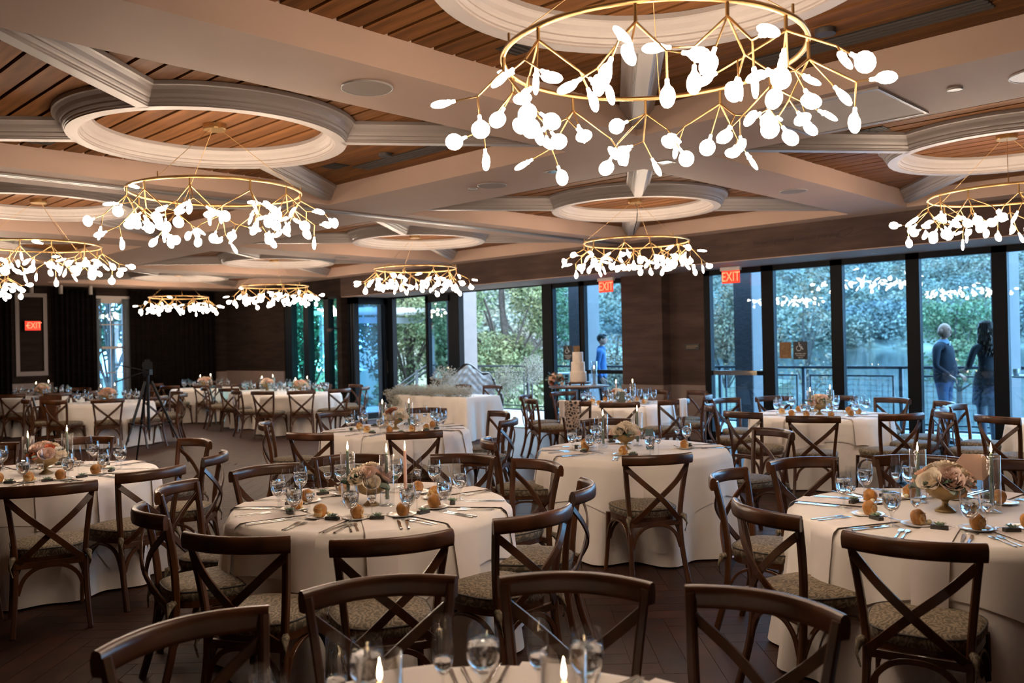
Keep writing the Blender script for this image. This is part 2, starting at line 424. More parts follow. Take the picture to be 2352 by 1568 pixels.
# ---- far wall with panel, curtains, sash window
WX0, WX1, WZ0, WZ1 = 8.06, 8.74, .45, 2.93
wl = MB(); wl.bx(-4.2, WX0, YF, YF+.25, -.12, 3.6); wl.bx(WX1, XH+.3, YF, YF+.25, -.12, 3.6)
wl.bx(WX0, WX1, YF, YF+.25, -.12, WZ0); wl.bx(WX0, WX1, YF, YF+.25, WZ1, 3.6)
wall_l = struct(wl.build('wall_left', 'wallcovering_dimmed'), 'brown papered far wall with curtains')
MB().bx(9, XH-.02, YF-.03, YF, 0, 1.1).build('wainscot', 'wainscot', wall_l)
MB().bx(6.05, 7.05, YF-.03, YF, 0, 1.0).build('wainscot', 'wainscot', wall_l)
pf = MB()
for a, b, c, d in ((6.27, 6.94, 1.17, 1.27), (6.27, 6.94, 2.98, 3.07), (6.27, 6.35, 1.27, 2.98), (6.86, 6.94, 1.27, 2.98)): pf.bx(a, b, YF-.035, YF, c, d)
struct(pf.build('trim_12', 'panel_frame'), 'pale moulded panel frame around the exit sign on the far wall')
wn = struct(MB().bx(WX0-.10, WX0, YF-.03, YF+.02, WZ0, WZ1+.1).bx(WX1, WX1+.10, YF-.03, YF+.02, WZ0, WZ1+.1).bx(WX0-.1, WX1+.1, YF-.04, YF+.02, WZ1, WZ1+.12).build('window_1', 'trim_white'), 'tall white sash window between dark curtains')
fr = MB(); mz = (WZ0+WZ1)/2+.1
for z in (WZ0+.03, mz, WZ1-.03): fr.bx(WX0, WX1, YF+.02, YF+.07, z-.03, z+.03)
for x in (WX0+.03, WX1-.03): fr.bx(x-.03, x+.03, YF+.02, YF+.07, WZ0, WZ1)
fr.build('window_frame', 'trim_white', wn)
mu = MB(); xm = (WX0+WX1)/2
mu.bx(xm-.012, xm+.012, YF+.03, YF+.06, WZ0, WZ1)
for z in (1.18, 2.35): mu.bx(WX0, WX1, YF+.03, YF+.06, z-.012, z+.012)
mu.build('glazing_bar', 'trim_white', wn)
for a, b in ((WX0, xm), (xm, WX1)):
    for c, d in ((WZ0, mz), (mz, WZ1)): MB().bx(a, b, YF+.042, YF+.046, c, d).build('pane', 'window_glass', wn)

def curtain(x0, x1, y, z0, z1, amp, n, mt, label, name='curtain', cat='curtain', taper=0):
    mb = MB(); nu = max(16, int(n*8))
    def fn(u, v):
        x = x0+(x1-x0)*u; z = z0+(z1-z0)*v
        wv = sin(u*n*2*pi)+.35*sin(u*n*4.7*pi+1.3)
        return (x+taper*(1-v)*(u-.5), y-amp*(.6+.4*(1-v))*wv, z)
    mb.grid(fn, nu, 6)
    o = mb.build(name, mt); so = o.modifiers.new('t', 'SOLIDIFY'); so.thickness = .004
    rod = MB().bx(x0, x1, y-.01, y+.01, z1-.04, z1); rod.build('heading_tape', mt, o)
    return tag(o, label, cat)
curtain(7.06, 8.00, YF-.14, .02, 3.2, .045, 8, 'curtain', 'dark striped curtain between the panel frame and the sash window')
curtain(8.80, 11.02, YF-.14, .02, 3.2, .045, 17, 'curtain', 'wide dark striped curtain on the corner side of the sash window')
curtain(4.6, 6.15, YF-.14, .02, 3.2, .045, 12, 'curtain', 'dark curtain at the picture edge beside the exit sign panel')
thin_glass('sheer', (.62, .70, .76), refl=.5, rough=.9, base=.25, power=.3)
curtain(7.97, 8.14, YF-.06, .05, 2.98, .02, 4, 'sheer', 'sheer white curtain drawn to the exit-sign side of the sash window', 'sheer_curtain', 'curtain', .05)
curtain(8.64, 8.84, YF-.06, .05, 2.98, .02, 4, 'sheer', 'sheer white curtain drawn to the corner side of the sash window', 'sheer_curtain', 'curtain', .06)

# ---- window wall
wr = MB()
wr.bx(XH, XW+.25, -4.2, 16.55, ZH, 3.6)                        # header box
wc = MB(); wc.bx(XH, XH+.3, 18.98, YF+.25, -.12, 3.6); wc.bx(XH, XH+.3, 16.55, 16.69, -.12, 3.6)
wc.bx(XH, XH+.3, 16.69, 18.98, 2.84, 3.6); wc.bx(XH, XH+.3, 16.69, 18.98, -.02, .05)
struct(wc.build('wall_corner', 'wallcovering_dimmed'), 'dark textured corner wall around the three-light window')
wr.bx(XW-.24, XW+.25, 8.45, 9.30, 0, ZH); wr.bx(XW, XW+.25, 7.75, 8.45, 0, ZH)
wall_r = struct(wr.build('wall_right', 'wallpaper'), 'brown papered window wall with deep header')
MB().bx(XH+.004, XW+.24, -4.1, 16.53, ZH-.012, ZH-.001).build('soffit_board', 'soffit_white', wall_r)
MB().bx(XW-.27, XW+.01, 8.43, 9.31, 0, .92).bx(XW-.03, XW+.2, 7.76, 8.45, 0, .92).build('wainscot', 'wainscot', wall_r)
MB().bx(XH-.03, XH+.02, 18.98, YF, 0, 1.12).build('wainscot', 'wainscot', wall_r)
def text_mesh(s, size, shear=0., ext=.001):
    cu = bpy.data.curves.new('t', 'FONT'); cu.body = s; cu.size = size; cu.shear = shear; cu.extrude = ext; cu.align_x = 'CENTER'; cu.align_y = 'CENTER'; cu.resolution_u = 2
    o = bpy.data.objects.new('t', cu); COL.objects.link(o); dg = bpy.context.evaluated_depsgraph_get()
    me = bpy.data.meshes.new_from_object(o.evaluated_get(dg)); bpy.data.objects.remove(o); bpy.data.curves.remove(cu)
    return me
FACE_X = Matrix(((0, 0, -1, 0), (-1, 0, 0, 0), (0, 1, 0, 0), (0, 0, 0, 1)))     # text facing -x, reading toward -y
FACE_Y = Matrix(((1, 0, 0, 0), (0, 0, -1, 0), (0, 1, 0, 0), (0, 0, 0, 1)))      # text facing -y, reading toward +x
def put_text(name, s, size, mt, parent, loc, F, shear=0., scale=(1, 1), ext=.001):
    me = text_mesh(s, size, shear, ext); me.materials.clear(); me.materials.append(M[mt])
    return inst(name, me, parent, mx=Matrix.Translation(loc) @ F @ Matrix.Diagonal((scale[0], scale[1], 1, 1)))
put_text('lettering', 'You and I together will accomplish great things', .085, 'ink', wall_r, (XH-.001, 5.62, 3.045), FACE_X, .45, (.80, 1.0))
def squiggle(fn, n, wd, parent):
    mb = MB(); mb.sweep([fn(i/n) for i in range(n+1)], [(-wd, -wd), (wd, -wd), (wd, wd), (-wd, wd)], smooth=False)
    return mb.build('flourish', 'ink', parent)
squiggle(lambda t: (XH, 7.05-.68*t, 3.04+.045*sin(t*9)*(1-.3*t)+.02*sin(t*21)), 60, .0022, wall_r)
squiggle(lambda t: (XH, 4.93-.20*sin(t*pi*1.9)*.6-.05*t, 3.06+.06*sin(t*pi*2.2+.4)), 40, .0025, wall_r)
squiggle(lambda t: (XH, 4.84-.55*t, 3.02+.075*smoothstep(0, .7, t)-.03*smoothstep(.8, 1, t)+.01*sin(t*6)), 40, .0024, wall_r)
rg = random.Random(3)
def scribble(x, y0, y1, z, h, parent):
    pts = []; y = y0; k = 0
    while y > y1:
        pts.append((x, y, z+h*(rg.random()-.35)*(1.6 if rg.random() < .15 else .7))); y -= h*.55; k += 1
    MB().sweep(pts, [(-.0012, -.0012), (.0012, -.0012), (.0012, .0012), (-.0012, .0012)], smooth=False).build('script_line', 'ink', parent)
for z in (2.985, 2.958, 2.93): scribble(XH, 4.88, 4.88-.62+(.25 if z < 2.94 else 0)*1, z, .014, wall_r)
scribble(XH, 5.95, 5.62, 2.925, .014, wall_r)
for i in range(17):
    z = 2.62-.1*i+rg.uniform(-.02, .02)
    if z > 1.0:
        scribble(XW-.241, 9.22-rg.uniform(0, .08), 8.50+rg.uniform(0, .12), z, .022, wall_r)
        if rg.random() < .75 and not 1.4 < z < 1.7: scribble(XW-.001, 8.28, 7.82+rg.uniform(0, .1), z, .022, wall_r)
for y in (12.6, 14.6): 
    for z in (3.1, 3.0): scribble(XH, y+.9, y-.8, z, .03, wall_r)

def unit(name, y0, y1, z0=0.03, z1=ZH-.014, fr_w=.075, mid=None, glass='window_glass', label=None, parent=None, x=XW, parts=1, top=.085):
    """a glazed unit between two mullions: frame root with its panes"""
    mb = MB(); mb.bx(x-.05, x+.05, y0, y0+fr_w, z0, z1); mb.bx(x-.05, x+.05, y1-fr_w, y1, z0, z1)
    mb.bx(x-.05, x+.05, y0, y1, z1-top, z1); mb.bx(x-.05, x+.05, y0, y1, z0, z0+.14)
    if mid: mb.bx(x-.055, x+.055, y0, y1, mid-.035, mid+.035)
    o = struct(mb.build(name, 'black_frame'), label)
    zs = [z0+.14, mid-.035, mid+.035, z1-top] if mid else [z0+.14, z1-top]
    for a, b in zip(zs[::2], zs[1::2]): MB().bx(x-.005, x+.005, y0+fr_w, y1-fr_w, a, b).build('pane', glass, o)
    return o
# three-light window beyond the folded doors
w1 = MB()
for a, b in ((16.69, 16.76), (17.09, 17.29), (17.93, 18.15), (18.68, 18.98)):
    w1.bx(XH+.02, XH+.18, a, b, .05, 2.84)
w1.bx(XH+.02, XH+.18, 16.7, 18.98, 2.80, 2.85); w1.bx(XH+.02, XH+.18, 16.7, 18.98, .05, .25)
w1 = struct(w1.build('window_2', 'black_frame'), 'black framed three-light window beyond the folded doors')
thin_glass('green_glass', (.50, .90, .86), base=.05)
for a, b in ((16.76, 17.09), (17.29, 17.93), (18.15, 18.68)): MB().bx(XH+.09, XH+.1, a, b, .25, 2.80).build('pane', 'green_glass', w1)
# folded door leaves stacked square to the wall
for k, y in enumerate((16.44, 16.34, 16.24)):
    mb = MB(); x0, x1 = XH+.12, XW-.02
    for a, b in ((x0, x0+.12), (x1-.14, x1)): mb.bx(a, b, y-.03, y+.03, .03, ZH-.02)
    mb.bx(x0, x1, y-.03, y+.03, ZH-.17, ZH-.02); mb.bx(x0, x1, y-.03, y+.03, .03, .16); 
    o = struct(mb.build('door_%d' % (k+1), 'black_frame'), ('glazed black folding door leaf nearest the papered return wall', 'middle leaf of the folded black glazed doors', 'outermost leaf of the folded black glazed doors')[k])
    MB().bx(x0+.12, x1-.14, y-.004, y+.004, .16, ZH-.17).build('pane', 'leaf_glass', o)
    if k == 2: MB().bx(x1-.10, x1-.07, y-.07, y-.03, 1.05, 1.35).build('door_handle', 'silver', o)
struct(MB().bx(XW-.06, XW+.06, 16.02, 16.2, .03, ZH-.014).bx(XW-.05, XW+.05, 13.73, 16.1, ZH-.05, ZH-.013).bx(XW-.04, XW+.04, 11.35, 13.73, ZH-.035, ZH-.013).build('trim_13', 'black_frame'), 'black post and head track of the open doorway')
struct(MB().bx(XW-.05, XW+.05, 9.3, 16.2, -.003, .012).build('trim_14', 'silver'), 'metal threshold strip under the doors')
d4 = unit('door_4', 14.0, 14.86, .03, ZH-.05, .10, None, 'leaf_glass', 'closed glazed door leaf beside the open doorway', top=.14)
MB().bx(XW-.045, XW+.045, 14.1, 14.76, .17, .95).build('lower_panel', 'black_frame', d4)
MB().tube([(XW-.06, 14.80, .2), (XW-.06, 14.80, 2.6)], .012, 6).build('bolt_rod', 'black_metal', d4)
struct(MB().bx(XW-.07, XW+.07, 13.73, 14.0, 0, ZH-.014).build('trim_15', 'black_frame'), 'black post between the open doorway and the glazed leaf')
struct(MB().bx(XW-.06, XW+.06, 11.10, 11.35, 0, ZH-.014).build('trim_16', 'black_frame'), 'slim black post beside the cake table')
s1 = unit('window_3', 10.40, 11.10, .03, fr_w=.03, label='glazed sidelight carrying the accessible exit signs behind the cake')
d5 = unit('door_5', 9.30, 10.42, .03, fr_w=.12, mid=1.13, label='black framed glass door behind the cake with a crash bar')
d6 = unit('door_6', 6.60, 7.75, .03, fr_w=.115, mid=1.13, label='black framed glass door beside the script pier under the exit sign')
MB().bx(XW-.12, XW-.06, 6.78, 7.55, 1.10, 1.17).build('crash_bar', 'silver', d6)
ys = [(5.51, 6.60), (4.43, 5.51), (3.345, 4.43), (2.26, 3.345), (1.18, 2.26), (.1, 1.18), (-.98, .1), (-2.06, -.98)]
nm = ['with the two exit signs', 'showing open river', 'with the couple outside', 'cut by the picture edge', '', '', '', '']
for i, (a, b) in enumerate(ys):
    unit('window_%d' % (4+i), a, b, .03, fr_w=.09, label='black framed full-height window '+nm[i] if nm[i] else None)
struct(MB().bx(XW, XW+.2, -4.1, -2.06, 0, ZH).build('wall_far_right', 'wallpaper'))

# ---- ceiling fittings
def disc_thing(name, label, cat, x, y, z, r, h, mt, rim=None, group=None):
    t = MB().lathe([(r, 0), (r, -h*.5), (r*.97, -h)], 28).add([(r*.97*cos(2*pi*i/28), r*.97*sin(2*pi*i/28), -h) for i in range(28)], [tuple(range(28))[::-1]])
    o = tag(t.build(name, mt, None, (x, y, z)), label, cat, group)
    if rim: MB().lathe([(r*1.03, 0), (r*1.03, -h*1.2), (r*.98, -h*1.2), (r*.98, 0)], 28).build('rim', rim, o)
    return o
disc_thing('ceiling_speaker', 'round ceiling speaker grille on the soffit nearest us', 'speaker', 3.21, 4.33, ZS, .155, .008, 'speaker_grille', 'trim_white')
disc_thing('ceiling_speaker', 'round ceiling speaker grille beyond the largest chandelier', 'speaker', 6.08, 6.17, ZS, .145, .008, 'speaker_grille', 'trim_white')
disc_thing('ceiling_speaker', 'round ceiling speaker grille on the soffit toward the windows', 'speaker', 8.84, 4.35, ZS, .14, .008, 'speaker_grille', 'trim_white')
disc_thing('ceiling_speaker', 'large pale ceiling speaker cut by the picture edge', 'speaker', 6.10, 1.40, ZS, .15, .008, 'trim_white', 'trim_white')
disc_thing('ceiling_speaker', 'round ceiling speaker grille on the soffit by the far doors', 'speaker', 8.84, 12.75, ZS, .14, .008, 'speaker_grille', 'trim_white')
for x, y, l in ((6.03, 1.85, 'small white recessed downlight near the ceiling access panel'), (6.05, 6.42, 'small recessed downlight beside the far speaker grille'), (6.02, 8.9, 'small recessed downlight past the partition track')):
    disc_thing('downlight', l, 'light', x, y, ZS, .045, .012, 'trim_white', 'trim_white')
for y, l in ((4.75, 'small recessed downlight in the header soffit over the window with signs'), (2.9, 'small recessed downlight in the header soffit over the couple'), (12.6, 'small recessed downlight over the open doorway')):
    disc_thing('downlight', l, 'light', 12.0, y, ZH-.012, .045, .008, 'trim_white', 'trim_white')
def sq_fix(label, x, y):
    t = thing('square_downlight', label, 'light', (x, y, ZS))
    MB().bx(-.07, .07, -.07, -.055, -.006, 0).bx(-.07, .07, .055, .07, -.006, 0).bx(-.07, -.055, -.055, .055, -.006, 0).bx(.055, .07, -.055, .055, -.006, 0).build('frame', 'trim_white', t)
    MB().bx(-.055, .055, -.055, .055, -.003, -.001).build('lens', 'silver', t)
sq_fix('square recessed spotlight under the largest chandelier', 6.05, 5.32); sq_fix('square recessed spotlight by the access panel', 6.5, 4.4)
t = thing('access_panel', 'square pale access panel in the ceiling soffit', 'panel', (6.05, 2.61, ZS))
MB().bx(-.43, .43, -.42, .42, -.010, -.002).build('panel', 'plaster_white', t)
MB().bx(-.45, .45, -.44, -.42, -.016, 0).bx(-.45, .45, .42, .44, -.016, 0).bx(-.45, -.43, -.42, .42, -.016, 0).bx(.43, .45, -.42, .42, -.016, 0).build('frame', 'trim_white', t)
def diffuser(label, x, y0, y1):
    t = thing('slot_diffuser', label, 'vent', (x, (y0+y1)/2, ZT)); h = (y1-y0)/2
    MB().bx(-.10, .10, -h, h, -.004, 0).build('backing', 'vent_dark', t)
    for i in range(4): MB().bx(-.085+i*.05, -.073+i*.05, -h, h, -.016, -.004).build('slat', 'vent_fin', t)
diffuser('black slot diffuser in the planks by the nearest soffit edge', 5.17, 5.7, 7.1)
diffuser('black slot diffuser in the planks beside the largest chandelier', 5.17, 1.4, 2.75)
def small_vent(label, x, y):
    t = thing('ceiling_vent', label, 'vent', (x, y, ZT))
    MB().bx(-.09, .09, -.12, .12, -.005, 0).build('plate', 'vent_dark', t)
    for i in range(5): MB().bx(-.08, .08, -.1+i*.045, -.09+i*.045, -.01, -.005).build('slat', 'vent_fin', t)
small_vent('small black vent in planks near the slot diffuser', 4.93, 7.2); small_vent('small black vent in planks beside the largest chandelier', 3.81, 3.6)
small_vent('small black vent in planks lit blue near the windows', 7.7, 3.6); small_vent('small black vent in planks behind the window-side ring', 7.6, 3.0)
small_vent('small black vent in planks at the near-side ring brace', 2.5, 7.9)
disc_thing('smoke_detector', 'dark round detector on planks beside the slot diffuser near us', 'detector', 4.91, 2.2, ZT, .06, .03, 'vent_fin')
disc_thing('smoke_detector', 'dark round detector on planks beyond the near-side ring', 'detector', 4.96, 6.43, ZT, .06, .03, 'vent_fin')
for x, l in ((6.5, 'white cylinder spotlight over the exit sign panel'), (7.12, 'middle white cylinder spotlight before the far curtain'), (7.78, 'white cylinder spotlight nearest the sash window')):
    t = thing('cylinder_spotlight', l, 'light', (x, 21.5, ZS))
    MB().lathe([(.045, 0), (.045, -.20), (.038, -.20), (.038, -.17)], 16).build('housing', 'trim_white', t)
    MB().lathe([(.001, 0), (.037, 0)], 12, (0, 0, -.175)).build('lamp', 'downlight', t)
t = thing('surveillance_camera', 'small dark camera on an arm beside the three-light window', 'camera', (XH, 16.62, 2.1))
MB().tube([(0, 0, 0), (-.14, 0, .01), (-.2, .02, -.02)], .016, 6).build('arm', 'black_metal', t); MB().ball((-.24, .03, -.03), (.06, .06, .05), 8, 6).build('head', 'vent_fin', t)
def exit_sign(label, x, y, z, F, side=1):
    """hanging edge-lit exit sign; local x along the reading direction"""
    t = thing('exit_sign', label, 'sign', (x, y, z))
    mk = lambda mb, nm_, mt_: inst(nm_, mb.mesh(nm_, mt_), t, mx=F.copy())
    mk(MB().bx(-.17, .17, -.055, 0, -.03, .03), 'housing', 'plaster_white')
    mk(MB().bx(-.155, .155, -.25, -.056, -.004, .004), 'plate', 'exit_red')
    put_text('lettering', 'EXIT', .20, 'exit_letter', t, F @ Vector((0, -.155, .006)), F, 0, (.78, 1.05), .002)
    return t
exit_sign('red edge-lit EXIT sign hanging over the door beside the script pier', 12.1, 7.02, 2.795, FACE_X)
exit_sign('red edge-lit EXIT sign hanging over the door behind the cake', 12.1, 9.48, 2.795, FACE_X)
t = thing('exit_sign', 'red EXIT sign with arrow in the far wall panel', 'sign', (6.61, YF-.05, 2.32))
inst('housing', MB().bx(-.17, .17, -.11, .11, -.02, .05).mesh('housing', 'black_metal'), t, mx=FACE_Y.copy())
inst('plate', MB().bx(-.165, .165, -.105, .105, .05, .052).mesh('plate', 'exit_red'), t, mx=FACE_Y.copy())
put_text('lettering', 'EXIT', .19, 'exit_letter', t, (.03, -.054, 0), FACE_Y, 0, (.78, 1.05), .002)
inst('arrow', MB().prism([(-.15, 0), (-.11, .03), (-.11, -.03)], .052, .054).mesh('arrow', 'exit_letter'), t, mx=FACE_Y.copy())
def wheelchair(parent, F, s, mt):
    mb = MB(); rod = lambda pts, r=.011: mb.tube([(a*s, b*s, .004) for a, b in pts], r*s, 6)
    mb.ball((-.03*s, .16*s, .004), (.022*s, .022*s, .004), 8, 5)
    rod([(-.03, .13), (-.02, .03), (.06, .03), (.09, -.06), (.12, -.05)], .014); rod([(-.03, .085), (.04, .085)], .01)
    rod([(-.045+.085*cos(a), -.03+.085*sin(a)) for a in [pi*.62+i*(1.55*pi)/14 for i in range(15)]], .011)
    inst('symbol', mb.mesh('symbol', mt), parent, mx=F)
def running(parent, F, s, mt):
    mb = MB(); rod = lambda pts, r=.012: mb.tube([(a*s, b*s, .004) for a, b in pts], r*s, 6)
    mb.ball((-.05*s, .12*s, .004), (.02*s, .02*s, .004), 8, 5)
    rod([(-.055, .09), (-.075, .0), (-.03, -.05), (-.05, -.13)]); rod([(-.075, 0), (-.12, -.04), (-.16, -.05)]); rod([(-.06, .07), (-.01, .04), (.02, .06)]); rod([(-.06, .07), (-.11, .05), (-.13, .0)])
    rod([(.05, -.13), (.05, .13), (.13, .15), (.13, -.15), (.05, -.13)], .008)
    inst('symbol', mb.mesh('symbol', mt), parent, mx=F)
def door_signs(y, where):
    t = thing('accessible_sign', 'black accessible exit sign with white wheelchair symbol '+where, 'sign', (XW-.02, y[1], 1.48))
    inst('plate', MB().bx(-.115, .115, -.135, .135, -.002, .002).mesh('plate', 'sign_black'), t, mx=FACE_X.copy())
    wheelchair(t, FACE_X @ Matrix.Translation((-.005, .045, .002)), .44, 'sign_white')
    for i, s in enumerate(('ACCESSIBLE AREA', 'FOR ASSISTED', 'RESCUE')): put_text('lettering', s, .026, 'sign_white', t, FACE_X @ Vector((0, -.05-.03*i, .003)), FACE_X, 0, (.85, 1), .0005)
    t = thing('exit_plate', 'brown exit sign with running figure '+where, 'sign', (XW-.02, y[0], 1.485))
    inst('plate', MB().bx(-.095, .095, -.125, .125, -.002, .002).mesh('plate', 'sign_brown'), t, mx=FACE_X.copy())
    running(t, FACE_X @ Matrix.Translation((0, .035, .002)), .42, 'sign_tan')
    put_text('lettering', 'EXIT', .035, 'sign_tan', t, FACE_X @ Vector((0, -.088, .003)), FACE_X, 0, (1, 1), .0005)
door_signs((6.345-.06+.06, 6.10), 'on the window beside the script pier door')
door_signs((10.51, 10.74), 'on the sidelight behind the cake')
t = thing('wall_plaque', 'small black plaque with two lines on the papered pier', 'sign', (XW-.005, 8.02, 1.555))
inst('plate', MB().bx(-.14, .14, -.05, .05, 0, .008).mesh('plate', 'sign_black'), t, mx=FACE_X.copy())
for i in range(2): inst('script_line', MB().bx(-.11, .11-.04*i, .012-.03*i, .02-.03*i, .008, .009).mesh('script_line', 'sign_tan'), t, mx=FACE_X.copy())
# ------------------------------------------------------------------ outdoors
struct(MB().bx(XW-.6, 13.6, -6, 22, 3.40, 3.6).build('terrace_roof', 'stucco'), 'unseen flat roof strip over the terrace, cut short for sky light')  # unseen roof implied by the columns, shortened to let in more sky light
struct(MB().bx(XW+.05, 16.0, -6, 20, -.25, -.005).build('terrace_floor', 'deck'), 'grey boarded terrace outside the windows')
struct(MB().bx(17, 600, -400, 620, -3.6, -3.0).build('river', 'river_water'), 'calm river beyond the terrace')
bank = MB().prism([(16.0, 9.0), (24, 14), (34, 20), (60, 30), (90, 60), (60, 110), (-20, 110), (-20, 22.3), (16, 22.3)], -3.5, -1.4)
struct(bank.build('ground', 'grass'), 'grassy near bank')
def tcol(y0, y1, label):
    o = struct(MB().bx(14.6, 15.2, y0, y1, -.3, 3.6).build('column', 'stucco'), label)
    MB().bx(14.56, 14.6, y0-.02, y1, -.3, 3.6).build('shaded_brick_face', 'brick_shaded', o)  # room-side brick, its shade put into the dark colour
tcol(8.06, 8.40, 'stucco terrace column outside the door beside the pier'); tcol(12.12, 12.46, 'stucco terrace column behind the cake')
tcol(16.08, 16.5, 'stucco terrace column beside the open doorway'); tcol(3.80, 4.02, 'stucco terrace column behind the couple')
# railing
rl = thing('terrace_railing', 'black terrace railing with wire mesh panels', 'railing', (15.7, 0, 0))
MB().bx(-.03, .03, -5, 16.6, 1.09, 1.14).build('top_rail', 'rail_metal', rl)
MB().bx(-.02, .02, -5, 16.6, .02, .06).build('bottom_rail', 'rail_metal', rl)
post_me = MB().bx(-.03, .03, -.03, .03, -.2, 1.12).mesh('post', 'rail_metal')
pw = MB(); y0, y1, z0, z1 = .12, 1.68, .12, .98
for a, b, c, d in ((y0, y1, z0, z0+.03), (y0, y1, z1-.03, z1), (y0, y0+.03, z0, z1), (y1-.03, y1, z0, z1)): pw.bx(-.015, .015, a, b, c, d)
frame_me = pw.mesh('mesh_panel', 'rail_metal')
wires = MB()
for i in range(1, 15): wires.bx(-.003, .003, y0+i*.104, y0+i*.104+.006, z0, z1)
for i in range(1, 9): wires.bx(-.003, .003, y0, y1, z0+i*.096, z0+i*.096+.006)
wire_me = wires.mesh('wire_mesh', 'rail_metal')
for k in range(12):
    y = -5+k*1.8
    inst('post', post_me, rl, (0, y, 0)); p = inst('mesh_panel', frame_me, rl, (0, y, 0)); inst('wire_mesh', wire_me, p)
inst('post', post_me, rl, (0, 16.57, 0))
# hand rail of the garden stair and pergola seen through the doorway
t = thing('stair_handrail', 'black stair handrail going down beyond the open doorway', 'railing', (15.6, 18.2, 0))
for o_ in (0, -.14): MB().tube([(0, .0, 1.15+o_), (.3, .7, 1.12+o_), (.3, 2.6, .25+o_)], .035, 6).build('rail', 'rail_metal', t)
for y, z in ((.05, 1.1), (.8, 1.0), (2.4, .25)): MB().bx(-.03, .03, y-.03, y+.03, -1.2, z).build('post', 'rail_metal', t)
t = thing('pergola', 'pale slatted pergola roof beyond the open doorway', 'pergola', (16.4, 23.2, 0))
MB().bx(-.1, 3.4, -.1, .1, 2.45, 2.65).build('beam', 'pergola', t)
for k in range(9): MB().bx(-.2+k*.42, -.12+k*.42, -1.3, 2.0, 2.78, 2.92).build('slat', 'white_paint', t)
MB().bx(3.2, 3.4, -.1, .1, -1.4, 2.6).build('post', 'pergola', t)

def leaf_cloud(mb, c, r, n, s, rng, shell=.55, flat=1., droop=0.):
    for _ in range(n):
        d = Vector((rng.gauss(0, 1), rng.gauss(0, 1), rng.gauss(0, 1))).normalized()
        q = shell+(1-shell)*rng.random()**.5
        p = Vector((c[0]+d.x*r[0]*q, c[1]+d.y*r[1]*q, c[2]+d.z*r[2]*q))
        a = Vector((rng.gauss(0, 1), rng.gauss(0, 1), rng.gauss(0, .6)-droop)).normalized(); b = a.cross(Vector((rng.gauss(0, 1), rng.gauss(0, 1), rng.gauss(0, 1)))).normalized()
        k = s*rng.uniform(.6, 1.4); a *= k; b *= k*.55*flat
        mb.add([p-a*.5, p+b*.5, p+a*.5, p-b*.5], [(0, 1, 2, 3)])
def tree(label, px, depth, z0, h, r, n, leaf, mt, rng, name='leafy_tree', trunk_r=.16, blobs=14, droop=.3, low=.25):
    x, y = place(px, depth); t = thing(name, label, 'tree', (x, y, z0), 0, 'trees outside the windows')
    cr_ = MB(); tk = MB()
    for k in range(blobs):
        a = rng.uniform(0, 2*pi); zz = rng.uniform(low, .92); rr_ = r*rng.uniform(.15, .75)*sqrt(max(.1, 1-((zz-.55)/.55)**2))
        c = (rr_*cos(a), rr_*sin(a), h*zz); br = r*rng.uniform(.32, .5)
        leaf_cloud(cr_, c, (br, br, br*.8), n//blobs, leaf, rng, .3, droop=droop)
        m_ = Vector(c); tk.tube([(0, 0, h*zz*.35), (c[0]*.45, c[1]*.45, h*zz*.68), m_], trunk_r*.35, 5, scl=[1.2, .8, .3])
    tk.tube([(0, 0, -.5), (.05*r, 0, h*.3), (0, .05*r, h*.62), (.0, .0, h*.85)], trunk_r, 7, scl=[1.3, 1, .6, .2])
    tk.build('trunk', 'bark', t); cr_.build('crown', mt, t)
rg = random.Random(11)
tree('feathery green tree filling the open doorway', 1160, 30, -1.4, 7.6, 3.1, 34000, .11, 'tree_green', rg)
tree('dense green tree beyond the stair handrail', 935, 34, -1.4, 9.0, 3.4, 22000, .14, 'tree_green', rg)
tree('teal green tree outside the three-light window', 700, 31, -1.4, 10, 3.4, 18000, .16, 'tree_teal', rg)
tree('teal green tree filling the last light of the three-light window', 775, 38, -1.4, 10, 3.2, 10000, .2, 'tree_teal', rg)
tree('green tree behind the closed glazed leaf', 1030, 40, -1.4, 9.5, 3.0, 10000, .2, 'tree_green', rg)
tree('blue green tree outside the far sash window', 250, 36, -1.4, 9, 3.6, 9000, .22, 'tree_teal', rg)
tree('thin pale autumn tree outside the window with exit signs', 1850, 48, -3.0, 8.6, 3.2, 900, .24, 'tree_autumn', rg, 'sparse_tree', .09)
tree('bushy yellow green tree low behind the couple', 2200, 60, -3.0, 7.5, 3.6, 9000, .22, 'tree_green', rg)
tree('pale leafy bush beyond the waiter', 1420, 52, -3.0, 6.0, 3.0, 6000, .2, 'tree_autumn', rg)
tree('pale leafy tree outside the door beside the pier', 1665, 56, -3.0, 9.0, 2.6, 6000, .2, 'tree_autumn', rg)
# bare tree beside the doorway
x, y = place(1310, 34); t = thing('bare_tree', 'dark leaning bare tree behind the cake', 'tree', (x, y, -3.0))
bt = MB(); rj = rr*1.0
def limb(p, d, l, r, dep):
    q = p+d*l; bt.tube([p, (p+q)/2+Vector((0, 0, .04*l)), q], r, 5, scl=[1, .8, .6])
    if dep:
        for k in range(3):
            dd = (d+Vector((rg.gauss(0, .5), rg.gauss(0, .5), rg.gauss(.15, .35)))).normalized()
            limb(p+d*l*rg.uniform(.45, 1), dd, l*rg.uniform(.5, .75), r*.55, dep-1)
limb(Vector((.3, 0, -.4)), (rr*-.35+Vector((0, 0, 1))).normalized(), 3.4, .16, 4)
bt.build('trunk', 'bark', t)
